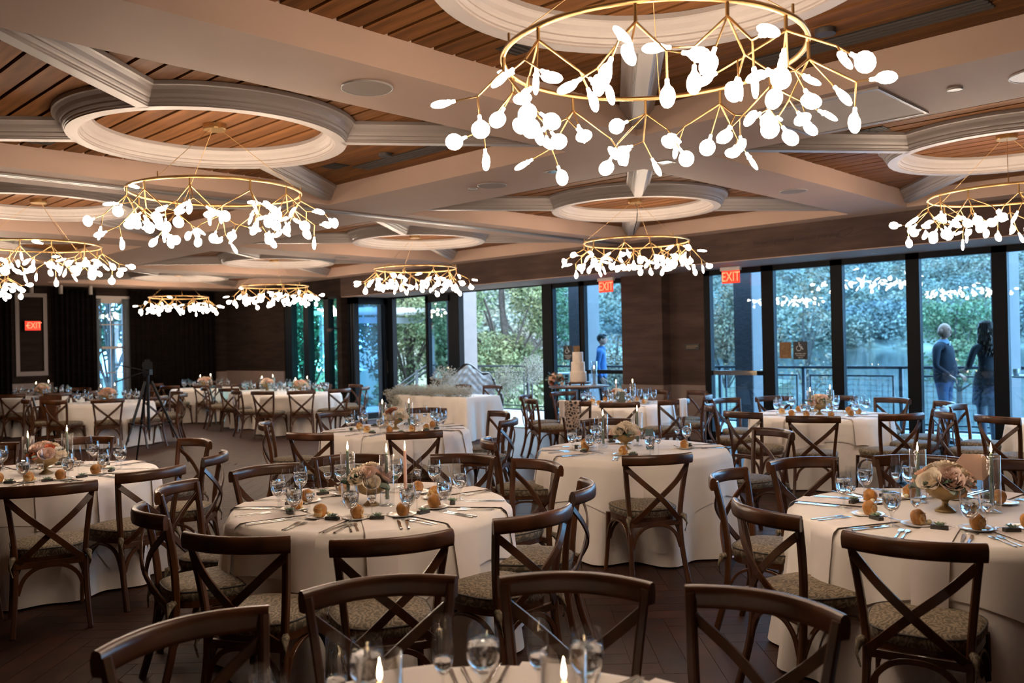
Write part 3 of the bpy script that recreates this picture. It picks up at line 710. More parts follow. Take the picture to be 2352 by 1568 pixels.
# far wooded hillside across the river: nobody could count it
fo = MB(); rg = random.Random(5)
for k in range(820):
    lat = rg.uniform(-40, 330); d = 330+abs(rg.gauss(0, 1))*0+rg.random()**1.2*190
    zb = -3+(d-330)*.30
    x, y = d*cos(TH)+lat*sin(TH), d*sin(TH)-lat*cos(TH)
    r_ = rg.uniform(5, 9); h_ = rg.uniform(9, 16)
    leaf_cloud(fo, (x, y, zb+h_*.5), (r_, r_, h_*.55), 300, 1.5, rg, .5)
tag(fo.build('forest', 'forest_leaf_hazed'), 'wooded hillside across the river, early autumn colours with haze painted in', 'forest', kind='stuff')
hb = MB()
for d, z in ((326, -3.2), (560, 66)): pass
p0 = [place(1176+l*1999/330, 330) for l in (-60, 350)]; p1 = [place(1176+l*1999/560, 560) for l in (-60, 560)]
hb.add([(*p0[0], -3.1), (*p0[1], -3.1), (*p1[1], 62), (*p1[0], 62)], [(0, 1, 2, 3)])
struct(hb.build('hills', 'forest_leaf_hazed'), 'hillside under the far trees')
# near shrubs under the terrace
for px, dp, l in ((1130, 24, 'low green shrub behind the railing at the doorway'), (1215, 26, 'round bright shrub behind the railing near the cake'), (960, 26, 'green shrub below the stair handrail'), (900, 29, 'green shrub at the foot of the stair'), (735, 28, 'green shrub below the three-light window')):
    x, y = place(px, dp); o = MB(); leaf_cloud(o, (0, 0, .5), (1.8, 1.8, 1.3), 1500, .24, rg, .3)
    tag(o.build('shrub', 'tree_green', None, (x, y, -1.3)), l, 'shrub', 'shrubs on the near bank')
# ------------------------------------------------------------------ chandeliers
ZC, RCH = 2.912, .656
def bulb_mesh():
    mb = MB(); mb.lathe([(.006, 0), (.0075, .004), (.0075, .018), (.011, .026), (.014, .032)], 8, mi=0)
    mb.ball((0, 0, .066), (.040, .012, .042), 12, 7)
    return mb.mesh('bulb', 'bulb')
BULB_ME = bulb_mesh()
def chandelier_proto(label):
    rg = random.Random(21)
    t = thing('chandelier', label, 'chandelier', (0, 0, ZC), 0, 'ring chandeliers')
    MB().tube([(RCH*cos(2*pi*i/72), RCH*sin(2*pi*i/72), 0) for i in range(72)], .012, 8, closed=True, caps=False).build('ring', 'brass', t)
    hz = ZT-ZC
    MB().lathe([(.001, hz-.045), (.085, hz-.045), (.088, hz-.035), (.088, hz)], 20, smooth=False).build('canopy', 'brass', t)
    for k in range(3):
        a = 2*pi*k/3+.4; e = (RCH*cos(a), RCH*sin(a), .012)
        MB().tube([(.06*cos(a), .06*sin(a), hz-.05), e], .0022, 5).build('cable', 'brass', t)
        MB().tube([e, (e[0], e[1], .05)], .006, 6).build('cable_grip', 'brass', t)
    NB = 11
    for k in range(NB):
        a = 2*pi*(k+.2*rg.uniform(-1, 1))/NB
        rad = Vector((cos(a), sin(a), 0)); tan = Vector((-sin(a), cos(a), 0)); dn = Vector((0, 0, -1))
        p0 = rad*RCH; p1 = p0+dn*rg.uniform(.055, .085)
        br = MB(); br.tube([p0, p1], .008, 6); ends = []
        flip = 1 if k % 2 else -1
        az0 = rg.uniform(-.35, .35)
        for i in range(3):
            az = az0+i*2*pi/3+rg.uniform(-.25, .25); tl = rg.uniform(.70, 1.15)
            d = (rad*cos(az)+tan*sin(az)*flip)*sin(tl)+dn*cos(tl); q = p1+d*rg.uniform(.15, .24); br.tube([p1, q], .0055, 6, scl=[1, .8])
            sd_ = d.cross(dn).normalized(); vv = sd_.cross(d).normalized(); f0 = rg.uniform(0, pi)
            for e in range(2):
                ax_ = sd_*cos(f0+e*pi)+vv*sin(f0+e*pi)
                d2 = (d*rg.uniform(.35, .8)+ax_*.75+dn*.35).normalized(); l2 = rg.uniform(.05, .12); q2 = q+d2*l2; br.tube([q, q2], .0038, 5); ends.append((q2, d2))
        d3 = (rad*rg.uniform(-.3, .5)+tan*rg.gauss(0, .3)+Vector((0, 0, rg.uniform(-1, .15)))).normalized()
        q = p1+d3*rg.uniform(.08, .16); br.tube([p1, q], .0038, 5); ends.append((q, d3))
        b = br.build('branch', 'brass', t)
        for q, d in ends:
            rot = d.to_track_quat('Z', 'X').to_matrix().to_4x4() @ Matrix.Rotation(rg.uniform(0, pi), 4, 'Z')
            inst('bulb', BULB_ME, b, mx=Matrix.Translation(q) @ rot)
    return t
CH = [((3.19, 2.22), 'largest brass ring chandelier nearest us', .15), ((3.31, 6.48), 'brass ring chandelier under the near-side ceiling ring', 1.1), ((3.40, 10.93), 'brass ring chandelier cut by the left picture edge', 2.3),
      ((3.55, 15.0), 'chandelier glimpsed under the one cut by the picture edge', .7), ((8.72, 2.25), 'brass ring chandelier cut by the right picture edge', 3.0), ((8.95, 6.52), 'brass ring chandelier over the table before the cake', 4.1),
      ((8.97, 10.90), 'brass ring chandelier before the open doorway', 5.0), ((9.10, 15.45), 'small far chandelier beside the three-light window', .4), ((9.05, 19.6), 'farthest chandelier before the dark corner curtain', 1.9)]
proto = None
for (x, y), l, rz in CH:
    if proto is None: proto = c = chandelier_proto(l)
    else: c = copy_tree(proto); c['label'] = l
    c.location = (x, y, ZC); c.rotation_euler = (0, 0, rz)
# loose black flex on the chandelier before the cake
MB().tube([(0, 0, .50), (.03, .02, .44), (-.02, .03, .36), (.05, .0, .27), (.10, -.05, .16), (.19, -.1, .04)], .006, 5).build('flex', 'black_metal', c.children and [o for o in bpy.data.objects if o.name.startswith('chandelier') and o['label'].startswith('brass ring chandelier over')][0])

# ------------------------------------------------------------------ chairs
def bez(p, n=10):
    """smooth curve through points"""
    p = [Vector(q) for q in p]; out = []
    for i in range(len(p)-1):
        a, b, c, d = p[max(i-1, 0)], p[i], p[i+1], p[min(i+2, len(p)-1)]
        for k in range(n):
            t = k/n; out.append(.5*((2*b)+(c-a)*t+(2*a-5*b+4*c-d)*t*t+(3*b-a-3*c+d)*t**3))
    return out+[p[-1]]
CHM = {}
def chair_meshes():
    # top rail: bent board with a rounded crown
    pts = []
    for i in range(15):
        u = -1+2*i/14; pts.append((.252*u, -.245-.085*(1-u*u), .853+.004*(1-u*u)))
    mb = MB(); secs = [(-.013, -.034), (.013, -.034), (.017, -.02), (.018, .01), (.013, .030), (.004, .037), (-.006, .036), (-.015, .028), (-.018, .008), (-.016, -.02)]
    mb.sweep(pts, secs, smooth=True); CHM['top_rail'] = mb.mesh('top_rail', 'chair_wood')
    for s, nm_ in ((1, 'pr'), (-1, 'pl')):
        mb = MB(); mb.bar(bez([(s*.205, -.275, 0), (s*.190, -.215, .22), (s*.186, -.192, .44), (s*.205, -.205, .65), (s*.232, -.243, .868)], 5), .030, .034, up=Vector((0, 1, 0)), bev=.4)
        CHM[nm_] = mb.mesh('back_post', 'chair_wood')
        mb = MB(); mb.bar(bez([(s*.225, .215, 0), (s*.212, .195, .2), (s*.205, .185, .43)], 4), .032, .032, up=Vector((0, 1, 0)), scl=[.8+.25*i/8 for i in range(9)], bev=.5)
        CHM[nm_+'f'] = mb.mesh('front_leg', 'chair_wood')
        mb = MB(); mb.bar(bez([(s*.222, -.238, .80), (s*.12, -.285, .70), (s*-.01, -.292+.008*s, .585), (s*-.12, -.25, .475), (s*-.178, -.205, .415)], 5), .036, .011, up=Vector((0, 1, 0)))
        CHM[nm_+'x'] = mb.mesh('cross_strap', 'chair_wood')
        # side arch brace
        mb = MB(); mb.bar(bez([(s*.192, -.205, .235), (s*.190, -.15, .345), (s*.192, -.06, .395), (s*.198, .06, .395), (s*.205, .145, .345), (s*.212, .185, .235)], 4), .014, .024, up=Vector((1, 0, 0)))
        CHM[nm_+'b'] = mb.mesh('arch_brace', 'chair_wood')
    for nm_, y, w_ in (('bb', -.212, .178), ('bf', .19, .198)):
        mb = MB(); mb.bar(bez([(-w_, y, .235), (-w_*.8, y, .33), (-w_*.35, y, .388), (w_*.35, y, .388), (w_*.8, y, .33), (w_, y, .235)], 4), .024, .014, up=Vector((0, 1, 0)))
        CHM[nm_] = mb.mesh('arch_brace', 'chair_wood')
    def outline(g, n=28):
        out = []
        for i in range(n):
            a = 2*pi*i/n; c, s = cos(a), sin(a); e = .62
            x = (abs(c)**e)*(1 if c > 0 else -1); y = (abs(s)**e)*(1 if s > 0 else -1)
            out.append(((.208+.022*y)*g*x, .01+.215*g*y))
        return out
    o1 = outline(1.0); mb = MB(); mb.prism(o1, .415, .447); CHM['seat'] = mb.mesh('seat', 'chair_wood')
    mb = MB(); lv = [(1.0, .447), (1.035, .462), (1.04, .480), (1.02, .497), (.90, .508), (.6, .516), (.2, .519)]
    rows = [[(x, y, z) for x, y in outline(g)] for g, z in lv]; n = 28; vs = sum(rows, []); 
    fs = [(j*n+i, j*n+(i+1) % n, (j+1)*n+(i+1) % n, (j+1)*n+i) for j in range(len(lv)-1) for i in range(n)]+[tuple(range((len(lv)-1)*n, len(lv)*n))]
    mb.add(vs, fs, 0, True); CHM['cushion'] = mb.mesh('cushion', 'damask')
    mb = MB(); mb.tube([(x, y, .494) for x, y in outline(1.03)], .0045, 5, closed=True, caps=False); CHM['piping'] = mb.mesh('piping', 'slate_box')
    mb = MB(); mb.bar([(-.186, -.205, .405), (.186, -.205, .405)], .022, .036); CHM['stretcher'] = mb.mesh('stretcher', 'chair_wood')
    mb = MB()
    for s in (-1, 1):
        mb = MB(); mb.tube([(s*.195, -.20, .455), (s*.205, -.222, .45), (s*.215, -.24, .40), (s*.2, -.24, .35)], .010, 6, scl=[1.6, 2.0, .6, .4]); CHM['tie%d' % s] = mb.mesh('cushion_tie', 'damask')
chair_meshes()
def make_chair(simple=False):
    t = thing('dining_chair', '', 'chair'); i = lambda n, k: inst(n, CHM[k], t)
    i('seat', 'seat'); c = i('cushion', 'cushion')
    i('top_rail', 'top_rail'); i('back_post', 'pr'); i('back_post', 'pl'); i('cross_strap', 'prx'); i('cross_strap', 'plx'); i('front_leg', 'prf'); i('front_leg', 'plf'); i('stretcher', 'stretcher')
    i('arch_brace', 'bb'); i('arch_brace', 'prb'); i('arch_brace', 'plb')
    if not simple: inst('piping', CHM['piping'], c); inst('cushion_tie', CHM['tie1'], c); inst('cushion_tie', CHM['tie-1'], c); i('arch_brace', 'bf')
    return t
CH_FULL = make_chair(); CH_SIMPLE = make_chair(True); used = {}
CHAIRS = []
def put_chair(back, face, label, group, simple=False, off=.245):
    """back = floor point under the middle of the top rail ends, face = heading of the seat"""
    src = CH_SIMPLE if simple else CH_FULL
    c = src if not used.get(src.name) else copy_tree(src); used[src.name] = 1
    c.location = (back[0]+off*cos(face), back[1]+off*sin(face), 0); c.rotation_euler = (0, 0, face-pi/2)
    c['label'] = label; c['group'] = group; CHAIRS.append((label, back, face, c))
    return c

# ------------------------------------------------------------------ tables
TR, TZ = .765, .762
tab_me = MB().lathe([(.001, -.03), (TR-.03, -.03), (TR-.02, -.015), (TR-.02, -.004), (.001, -.004)], 36).mesh('tabletop', 'table_wood')
leg_me = MB().tube([(0, 0, 0), (0, 0, .73)], .025, 8).mesh('leg', 'black_metal')
def cloth(seed, lobes=13, flare=.11, hem=.012):
    rg = random.Random(seed); ph = [rg.uniform(0, 2*pi) for _ in range(4)]
    def off(a, d):       # outward displacement of the skirt at angle a, drop d
        t = d/.75
        return .012*smoothstep(0, .03, d)+flare*t*(.42+.36*sin(lobes*a+ph[0]+.6*sin(2*a+ph[3]))+.2*sin((lobes-5)*a+ph[1])+.12*sin(5*a+ph[2]))
    return off
def round_cloth(off, lift=0., dropf=None, n=168, name='tablecloth', mt='linen', close=True):
    mb = MB(); vs = []; 
    rows = [(TR*k, 0) for k in (.0008, .3, .6, .85, .96)]+[(TR, .004), (TR+.006, .014)]
    NV = 12
    for r, d in rows: vs += [(r*cos(2*pi*i/n), r*sin(2*pi*i/n), TZ+lift-d) for i in range(n)]
    for j in range(1, NV+1):
        for i in range(n):
            a = 2*pi*i/n; D = (TZ-.014 if dropf is None else dropf(a)); d = .014+(D-.014)*j/NV
            r = TR+.006+lift*1.6+off(a, d)
            vs.append((r*cos(a), r*sin(a), TZ+lift-d))
    k = len(rows)+NV
    fs = [(j*n+i, j*n+(i+1) % n, (j+1)*n+(i+1) % n, (j+1)*n+i) for j in range(k-1) for i in range(n)]
    mb.add(vs, fs, 0, True)
    return mb.mesh(name, mt)
TABLES = {}
def round_table(key, pos, desc, seed, rot, overlay=True, s=.99, flare=.10):
    t = thing('round_table', 'round banquet table hidden under the cloths of '+desc, 'table', (*pos, 0), 0, 'round banquet tables')
    inst('tabletop', tab_me, t, (0, 0, TZ-.004))
    for k in range(4): inst('leg', leg_me, t, (.42*cos(k*pi/2+.5), .42*sin(k*pi/2+.5), 0))
    off = cloth(seed, 12+seed % 4, flare)
    tag(inst('tablecloth', round_cloth(off), None, (*pos, 0)), 'ivory floor-length cloth on '+desc, 'tablecloth', 'round tablecloths')
    if overlay:
        df = lambda a: max(.16, min(.66, s/max(abs(cos(a-rot)), abs(sin(a-rot)))-TR+.02))
        tag(inst('table_overlay', round_cloth(off, .005, df, name='table_overlay', mt='overlay_linen'), None, (*pos, 0)), 'square ivory overlay cloth on '+desc, 'tablecloth', 'overlay cloths')
    TABLES[key] = (pos, desc, off)
ZTOP = TZ+.0055

# ------------------------------------------------------------------ tableware meshes
P = {}
def shell(prof, n=20): return MB().lathe(prof, n)
gob = [(r_*1.12, z_*1.14) for r_, z_ in [(.030, 0), (.031, .002), (.010, .006), (.0055, .014), (.0055, .050), (.012, .060), (.028, .075), (.036, .095), (.0385, .118), (.036, .145), (.032, .165), (.0318, .168)]]
P['goblet'] = shell(gob, 20).mesh('goblet', 'glass_crystal')
P['goblet_water'] = MB().lathe([(r_*1.12, z_*1.14) for r_, z_ in [(.001, .062), (.012, .064), (.0262, .078), (.0342, .096), (.0365, .118), (.0355, .136), (.001, .136)]], 16).mesh('water', 'water')
ic = MB(); rg = random.Random(2)
for k in range(5):
    b = MB().bx(-.009, .009, -.009, .009, -.009, .009); ic.join(b, Matrix.Translation((rg.uniform(-.016, .016), rg.uniform(-.016, .016), .143+.007*k % .02)) @ Matrix.Rotation(rg.uniform(0, 3), 4, 'X') @ Matrix.Rotation(rg.uniform(0, 3), 4, 'Y'))
P['ice'] = ic.mesh('ice', 'glass_crystal')
flu = [(.029, 0), (.030, .002), (.008, .005), (.0035, .012), (.0035, .085), (.012, .095), (.022, .112), (.0265, .135), (.0262, .165), (.0235, .205), (.0205, .232), (.0203, .234)]
P['flute'] = shell(flu, 18).mesh('flute', 'glass_thin')
P['flute_wine'] = MB().lathe([(.001, .090), (.011, .096), (.0205, .113), (.0248, .132), (.001, .132)], 14).mesh('wine', 'water')
P['plate'] = MB().lathe([(.001, .004), (.045, .004), (.052, .007), (.078, .013), (.080, .012), (.055, .003), (.045, 0), (.001, 0)], 28).mesh('bread_plate', 'porcelain')
def roll():
    mb = MB(); mb.ball((0, 0, .030), (.036, .036, .040), 14, 9, 0, lambda d: 1+.04*sin(7*d.x+3*d.y)+(.0 if d.z > 0 else -.06))
    c = MB(); c.grid(lambda u, v: (.034*cos((u-.5)*2.3)-.001+.004*sin(v*9+u*7), .036*sin((u-.5)*2.3), .004+.047*v), 8, 6)
    return mb.mesh('bread_roll', 'bread_crust'), c.mesh('torn_side', 'bread_crumb')
P['roll'], P['roll_side'] = roll()
P['butter'] = MB().ball((0, 0, .011), (.014, .014, .011), 8, 6).mesh('butter', 'butter')
def fork():
    mb = MB(); mb.bar([(0, -.095, .003), (0, -.02, .004), (0, .03, .006), (0, .045, .005)], .008, .0025, scl=[1.3, .9, .7, 1])
    mb.bx(-.011, .011, .044, .058, .0035, .006)
    for x in (-.0095, -.0035, .0025, .0085): mb.bx(x-.0012, x+.0022, .057, .095, .0035, .006)
    return mb.mesh('fork', 'silver')
def knife():
    mb = MB(); mb.bar([(0, -.11, .004), (0, -.02, .004), (0, -.005, .004)], .011, .005); mb.prism([(-.0055, -.005), (.006, -.005), (.010, .03), (.009, .085), (.002, .112), (-.0045, .10)], .003, .0045)
    return mb.mesh('knife', 'silver')
def spoon():
    mb = MB(); mb.bar([(0, -.095, .003), (0, -.02, .004), (0, .045, .006)], .008, .0025, scl=[1.3, .8, .7]); mb.ball((0, .068, .006), (.016, .026, .005), 10, 6)
    return mb.mesh('spoon', 'silver')
P['fork'], P['knife'], P['spoon'] = fork(), knife(), spoon()
P['favour_box'] = MB().bx(-.036, .036, -.014, .014, 0, .018).mesh('favour_box', 'slate_box')
su = MB(); rg = random.Random(4)
for ring, (r_, n_, ln, up_) in enumerate(((.004, 6, .018, 1.2), (.008, 8, .024, .8), (.010, 9, .028, .45))):
    for k in range(n_):
        a = 2*pi*k/n_+ring*.4; d = Vector((cos(a), sin(a), up_)).normalized(); p = Vector((r_*cos(a), r_*sin(a), .018))
        s_ = Vector((-sin(a), cos(a), 0))*.006; q = p+d*ln*.6; e = p+d*ln
        su.add([p, q+s_, e, q-s_], [(0, 1, 2, 3)], 0, True)
for k in range(22):
    a = rg.uniform(0, 2*pi); d = Vector((cos(a), sin(a), rg.uniform(.3, 1.4))).normalized(); p = Vector((-.014, 0, .018)); e = p+d*rg.uniform(.02, .035)
    su.add([p, p+Vector((.0015, .0015, 0)), e], [(0, 1, 2)], 1)
P['succulent'] = su.mesh('succulent', ['succulent', 'air_plant'])
def napkin_mesh(off, a0):
    """linen strip lying on the cloth and falling over the table edge; local +y points off the table, origin at the table centre"""
    mb = MB(); wd = .078; r0_, drop = .40, .27
    def fn(u, v):
        s_ = r0_+(TR+.012-r0_+drop)*v; x = (u-.5)*2*wd*(1-.10*smoothstep(.6, 1, v))
        R_ = TR+.016; edge = sqrt(max(R_*R_-x*x, .01))
        if s_ < edge-.012: return (x, s_, TZ+.0085)
        d = s_-(edge-.012); th = min(d/.02, 1)*pi/2
        if d < .02: return (x, edge-.012+.0145*sin(th), TZ+.0085-.0145*(1-cos(th)))
        d -= .02; q = max(off(a0-x/R_+k*.03, d+.01) for k in (-2, -1, 0, 1, 2))
        return (x, edge+.004+q+.004, TZ-.006-d)
    mb.grid(fn, 8, 30)
    return mb.mesh('napkin', 'napkin_linen')
# rose of spiralling petals
def rose(seed, mt):
    rg = random.Random(seed); mb = MB(); n = 20
    for k in range(n):
        t = k/(n-1); a = k*2.4; r_ = .006+.030*t; hgt = .036-.008*t; open_ = .05+.62*t*t; wd = .55+.70*t
        def fn(u, v, a=a, r_=r_, hgt=hgt, open_=open_, wd=wd):
            ph = a+(u-.5)*2*wd; out = r_*(.35+.65*v**.7)+open_*.018*v*v*(1-.6*(2*u-1)**2)
            z = -.022+(hgt+.022)*v*(1-.22*(2*u-1)**2)-open_*.010*v**4
            return (out*cos(ph), out*sin(ph), z)
        mb.grid(fn, 5, 4)
    return mb.mesh('rose', mt)
for k, mt in (('rose_cream', 'rose_cream'), ('rose_peach', 'rose_peach'), ('rose_blush', 'rose_blush'), ('rose_coral', 'rose_coral'), ('rose_rust', 'rose_rust')): P[k] = rose(len(k), mt)
def leaf_mesh(mt):
    mb = MB(); mb.grid(lambda u, v: ((u-.5)*.05*sin(pi*min(.98, v*.96+.02))**.8, v*.085, .018*sin(v*2.2)-.012*abs(u-.5)*2), 4, 6); return mb.mesh('leaf', mt)
P['leaf'], P['leaf2'] = leaf_mesh('leaf_green'), leaf_mesh('leaf_grey')
P['bowl'] = MB().lathe([(.001, 0), (.042, 0), (.044, .004), (.034, .012), (.014, .028), (.012, .042), (.018, .052), (.050, .062), (.076, .086), (.086, .115), (.086, .124), (.080, .122), (.001, .112)], 36, rmod=lambda a, z: 1+(.025*cos(18*a) if .055 < z < .12 else 0)).mesh('bowl', 'gold_bowl')
fl_ = MB(); fl_.lathe([(.0005, 0), (.0042, .006), (.0055, .014), (.0038, .028), (.0012, .042), (.0002, .050)], 8); P['flame'] = fl_.mesh('flame', 'flame')
P['wick'] = MB().tube([(0, 0, 0), (.001, 0, .010)], .001, 4).mesh('wick', 'wick')
def candle_meshes(h, mt):
    return MB().lathe([(.0105, 0), (.0105, .02), (.0085, h-.004), (.006, h), (.0005, h-.002)], 10).mesh('taper', mt)
P['taper_s'], P['taper_l'], P['taper_p'], P['taper_w'] = candle_meshes(.235, 'candle_sage'), candle_meshes(.26, 'candle_sage'), candle_meshes(.25, 'candle_pink'), candle_meshes(.12, 'wax')
P['holder'] = MB().lathe([(.026, 0), (.027, .003), (.012, .008), (.008, .018), (.016, .026), (.0155, .050), (.012, .050)], 14).mesh('glass_holder', 'glass_crystal')
P['hurricane'] = MB().lathe([(.001, .004), (.040, .004), (.042, .0), (.0425, .002), (.0425, .285), (.0410, .2855), (.0408, .006)], 24).mesh('hurricane_glass', 'glass_thin')
P['hurricane_s'] = MB().lathe([(.001, .004), (.048, .004), (.050, .0), (.0505, .002), (.0505, .22), (.0490, .2205), (.0488, .006)], 24).mesh('hurricane_glass', 'glass_thin')
def hurricane(x, y, z, label, taper='taper_s', tall=True, h=.235, glass=True):
    t = thing('taper_candle', 'lit taper candle '+label, 'candle', (x, y, z+.005), 0, 'taper candles')
    inst('glass_holder', P['holder'], t); c = inst('taper', P[taper], t, (0, 0, .03)); inst('wick', P['wick'], c, (0, 0, h-.004)); inst('flame', P['flame'], c, (0, 0, h+.004))
    if glass: tag(inst('hurricane_glass', P['hurricane'] if tall else P['hurricane_s'], None, (x, y, z)), 'glass cylinder of the candle '+label, 'candle glass', 'hurricane glasses')
def flowers(x, y, z, label, seed, scale=1., pal=None):
    rg = random.Random(seed); t = thing('flower_bowl', label, 'flowers', (x, y, z), rg.uniform(0, 6), 'rose bowls on the tables'); t.scale = (scale,)*3
    inst('bowl', P['bowl'], t); pal = pal or ['rose_cream', 'rose_cream', 'rose_cream', 'rose_peach', 'rose_blush']
    spots = [(0, 0, .185)]+[(.055*cos(a), .055*sin(a), .165) for a in [k*2*pi/5 for k in range(5)]]+[(.088*cos(a), .088*sin(a), .135) for a in [.4+k*2*pi/7 for k in range(7)]]
    for k, (a, b, c) in enumerate(spots):
        d = Vector((a*9, b*9, .75)).normalized(); rot = d.to_track_quat('Z', 'X').to_matrix().to_4x4(); s_ = rg.uniform(1.0, 1.3)
        inst('rose', P[rg.choice(pal)], t, mx=Matrix.Translation((a+rg.gauss(0, .006), b+rg.gauss(0, .006), c+rg.gauss(0, .006))) @ rot @ Matrix.Scale(s_, 4))
    for k in range(16):
        a = rg.uniform(0, 2*pi); el = rg.uniform(-.5, .7)
        mx = Matrix.Translation((.062*cos(a), .062*sin(a), .125)) @ Matrix.Rotation(a-pi/2, 4, 'Z') @ Matrix.Rotation(el, 4, 'X') @ Matrix.Rotation(rg.uniform(-.6, .6), 4, 'Y') @ Matrix.Scale(rg.uniform(.7, 1.15), 4)
        inst('leaf', P['leaf' if rg.random() < .6 else 'leaf2'], t, mx=mx)
def goblet(x, y, z, label, rg, full=True):
    g = tag(inst('water_goblet', P['goblet'], None, (x, y, z), rg.uniform(0, 6)), label, 'glass', 'water goblets')
    inst('water', P['goblet_water'], g)
    if full: inst('ice', P['ice'], g)
def flute(x, y, z, label, rg, wine=True):
    g = tag(inst('wine_flute', P['flute'], None, (x, y, z), rg.uniform(0, 6)), label, 'glass', 'stemmed flutes')
    if wine: inst('wine', P['flute_wine'], g)
SEATED = set()
def setting(key, a, lvl, rg, skip=()):
    """one place at world angle a of table key; lvl 2 = everything, 1 = glasses, roll, napkin, 0 = glasses only"""
    (tx, ty), desc, off = TABLES[key]; k = clock((tx, ty), (tx+cos(a), ty+sin(a))); w_ = "at the %s place of %s" % (hour(k), desc)
    if (key, k) in SEATED: return
    SEATED.add((key, k))
    er = Vector((cos(a), sin(a))); et = Vector((sin(a), -cos(a)))        # et = to the diner's left, facing the centre
    def pt(r, s_): v = Vector((tx, ty))+er*r+et*s_; return v.x, v.y
    z = ZTOP; j = lambda s_: rg.gauss(0, s_)
    x, y = pt(.50+j(.012), -.135+j(.012)); goblet(x, y, z, 'iced water goblet '+w_, rg, lvl > 0)
    x, y = pt(.435+j(.012), -.20+j(.012)); flute(x, y, z, 'slim stemmed flute '+w_, rg)
    if lvl == 0: return
    if lvl >= 1:
        n_ = tag(inst('napkin', napkin_mesh(off, a), None, (tx, ty, .003), a-pi/2), 'draped ivory napkin '+w_, 'napkin', 'draped napkins')
        x, y = pt(.40+j(.012), .10+j(.012)); p_ = tag(inst('bread_plate', P['plate'], None, (x, y, z)), 'small white bread plate '+w_, 'plate', 'bread plates')
        b = tag(inst('bread_roll', P['roll'], None, (x+j(.006), y+j(.006), z+.006), rg.uniform(0, 6)), 'golden torn bread roll '+w_, 'bread roll', 'bread rolls'); inst('torn_side', P['roll_side'], b)
        if rg.random() < .6: tag(inst('butter_ball', P['butter'], None, (x+.045*cos(a+2), y+.045*sin(a+2), z+.008)), 'small butter ball '+w_, 'butter', 'butter balls')
    if lvl >= 2:
        x, y = pt(.475, 0); f = tag(inst('favour_box', P['favour_box'], None, (x, y, TZ+.010), a-pi/2+j(.15)), 'small dark succulent favour '+w_, 'favour', 'succulent favours'); inst('succulent', P['succulent'], f)
        rz = a+pi/2
        for s_, nm_, lb in ((.115, 'fork', 'dinner fork'), (.145, 'fork', 'salad fork'), (-.105, 'knife', 'table knife'), (-.135, 'knife', 'butter knife')):
            x, y = pt(.635+j(.004), s_+j(.004)); tag(inst(nm_, P[nm_], None, (x, y, z), rz+j(.05)), lb+' '+w_, nm_, 'cutlery')
        x, y = pt(.385, -.04+j(.006)); tag(inst('spoon', P['spoon'], None, (x, y, z), rz+pi/2+j(.1)), 'dessert spoon '+w_, 'spoon', 'cutlery')
# ------------------------------------------------------------------ the round tables, their chairs and settings
TD = {
 'T0': ((1.13, 1.23), 'the foreground table', 3, .3), 'T1': ((2.20, 7.02), 'the left edge table', 5, 1.0), 'T2': ((2.971, 4.046), 'the central table', 8, 1.75),
 'T3': ((5.889, 4.364), 'the long-clothed table', 12, 1.62), 'T4': ((4.67, 1.49), 'the front right table', 14, .25), 'T5': ((9.78, 4.55), 'the river window table', 17, .6),
 'T6': ((10.15, 7.78), 'the cake-side table', 19, .2), 'T7': ((5.85, 7.50), 'the garland-side table', 22, .9), 'T8': ((10.25, 1.9), 'the right edge table', 25, .1),
 'FC': (place(690, 17.4), 'the folded-door table', 27, .4), 'FB': (place(612, 19.0), 'the far middle table', 31, .7), 'FA': (place(470, 20.9), 'the far corner table', 33, .2),
 'FD': (place(245, 15.8), 'the tripod table', 36, .5), 'FE': (place(95, 18.3), 'the exit panel table', 39, .8)}
for k, (p, d, s_, r_) in TD.items(): round_table(k, p, d, s_, r_, s={'T3': 1.06}.get(k, .97), flare=.17 if k == 'T3' else .14)
# back rail centres read off the photograph
CB = {
 'T0': [(1.10, 2.36), (1.72, 2.30), (2.16, 1.85), (2.35, 1.29)],
 'T1': [(1.78, 5.62), (2.44, 5.75), (3.47, 7.28), (3.10, 6.19), (2.95, 8.36), (1.17, 6.0), (2.2, 8.5)],
 'T2': [(1.80, 3.40), (2.21, 2.87), (2.94, 2.76), (3.64, 3.08), (4.17, 3.88), (4.11, 4.52), (3.62, 5.19), (2.95, 5.16), (1.83, 4.28), (2.24, 4.90)],
 'T3': [(4.95, 3.47), (4.98, 5.11), (6.83, 3.60), (6.91, 5.45)],
 'T4': [(3.68, 1.98), (4.50, 2.64), (5.25, 2.56), (5.77, 2.05), (3.46, 1.25), (5.90, 1.40)],
 'T5': [(8.28, 3.92), (8.40, 4.76), (10.2, 6.02), (9.12, 5.57), (8.95, 3.32), (9.91, 3.28), (10.73, 3.49), (11.14, 4.24), (10.82, 5.66), (11.25, 5.0)],
 'T6': [(8.96, 6.84), (8.91, 7.55), (9.73, 6.54), (9.55, 9.05), (9.03, 8.45), (10.5, 9.12), (11.45, 8.05), (11.5, 7.3), (10.75, 6.68), (11.25, 8.6)],
 'T7': [(5.05, 6.2), (4.42, 6.93), (4.78, 8.30), (7.05, 7.13), (6.43, 6.37), (7.0, 8.35), (6.05, 8.92)],
 'T8': [(9.10, 2.48), (9.45, 3.05), (9.0, 1.75), (10.3, 3.2)]}
TURN = {('T3', 0): .25, ('T2', 1): .12, ('T1', 2): -.1, ('T3', 2): .3}
def chair_label(key, p, rg):
    pos, desc = TABLES[key][0], TABLES[key][1]; k = clock(pos, p)
    side = 'seen from behind' if k in range(9, 16) else ('facing us' if k in (22, 23, 0, 1, 2) else 'seen side-on')
    return "cross-back chair %s at %s of %s" % (side, hour(k), desc)
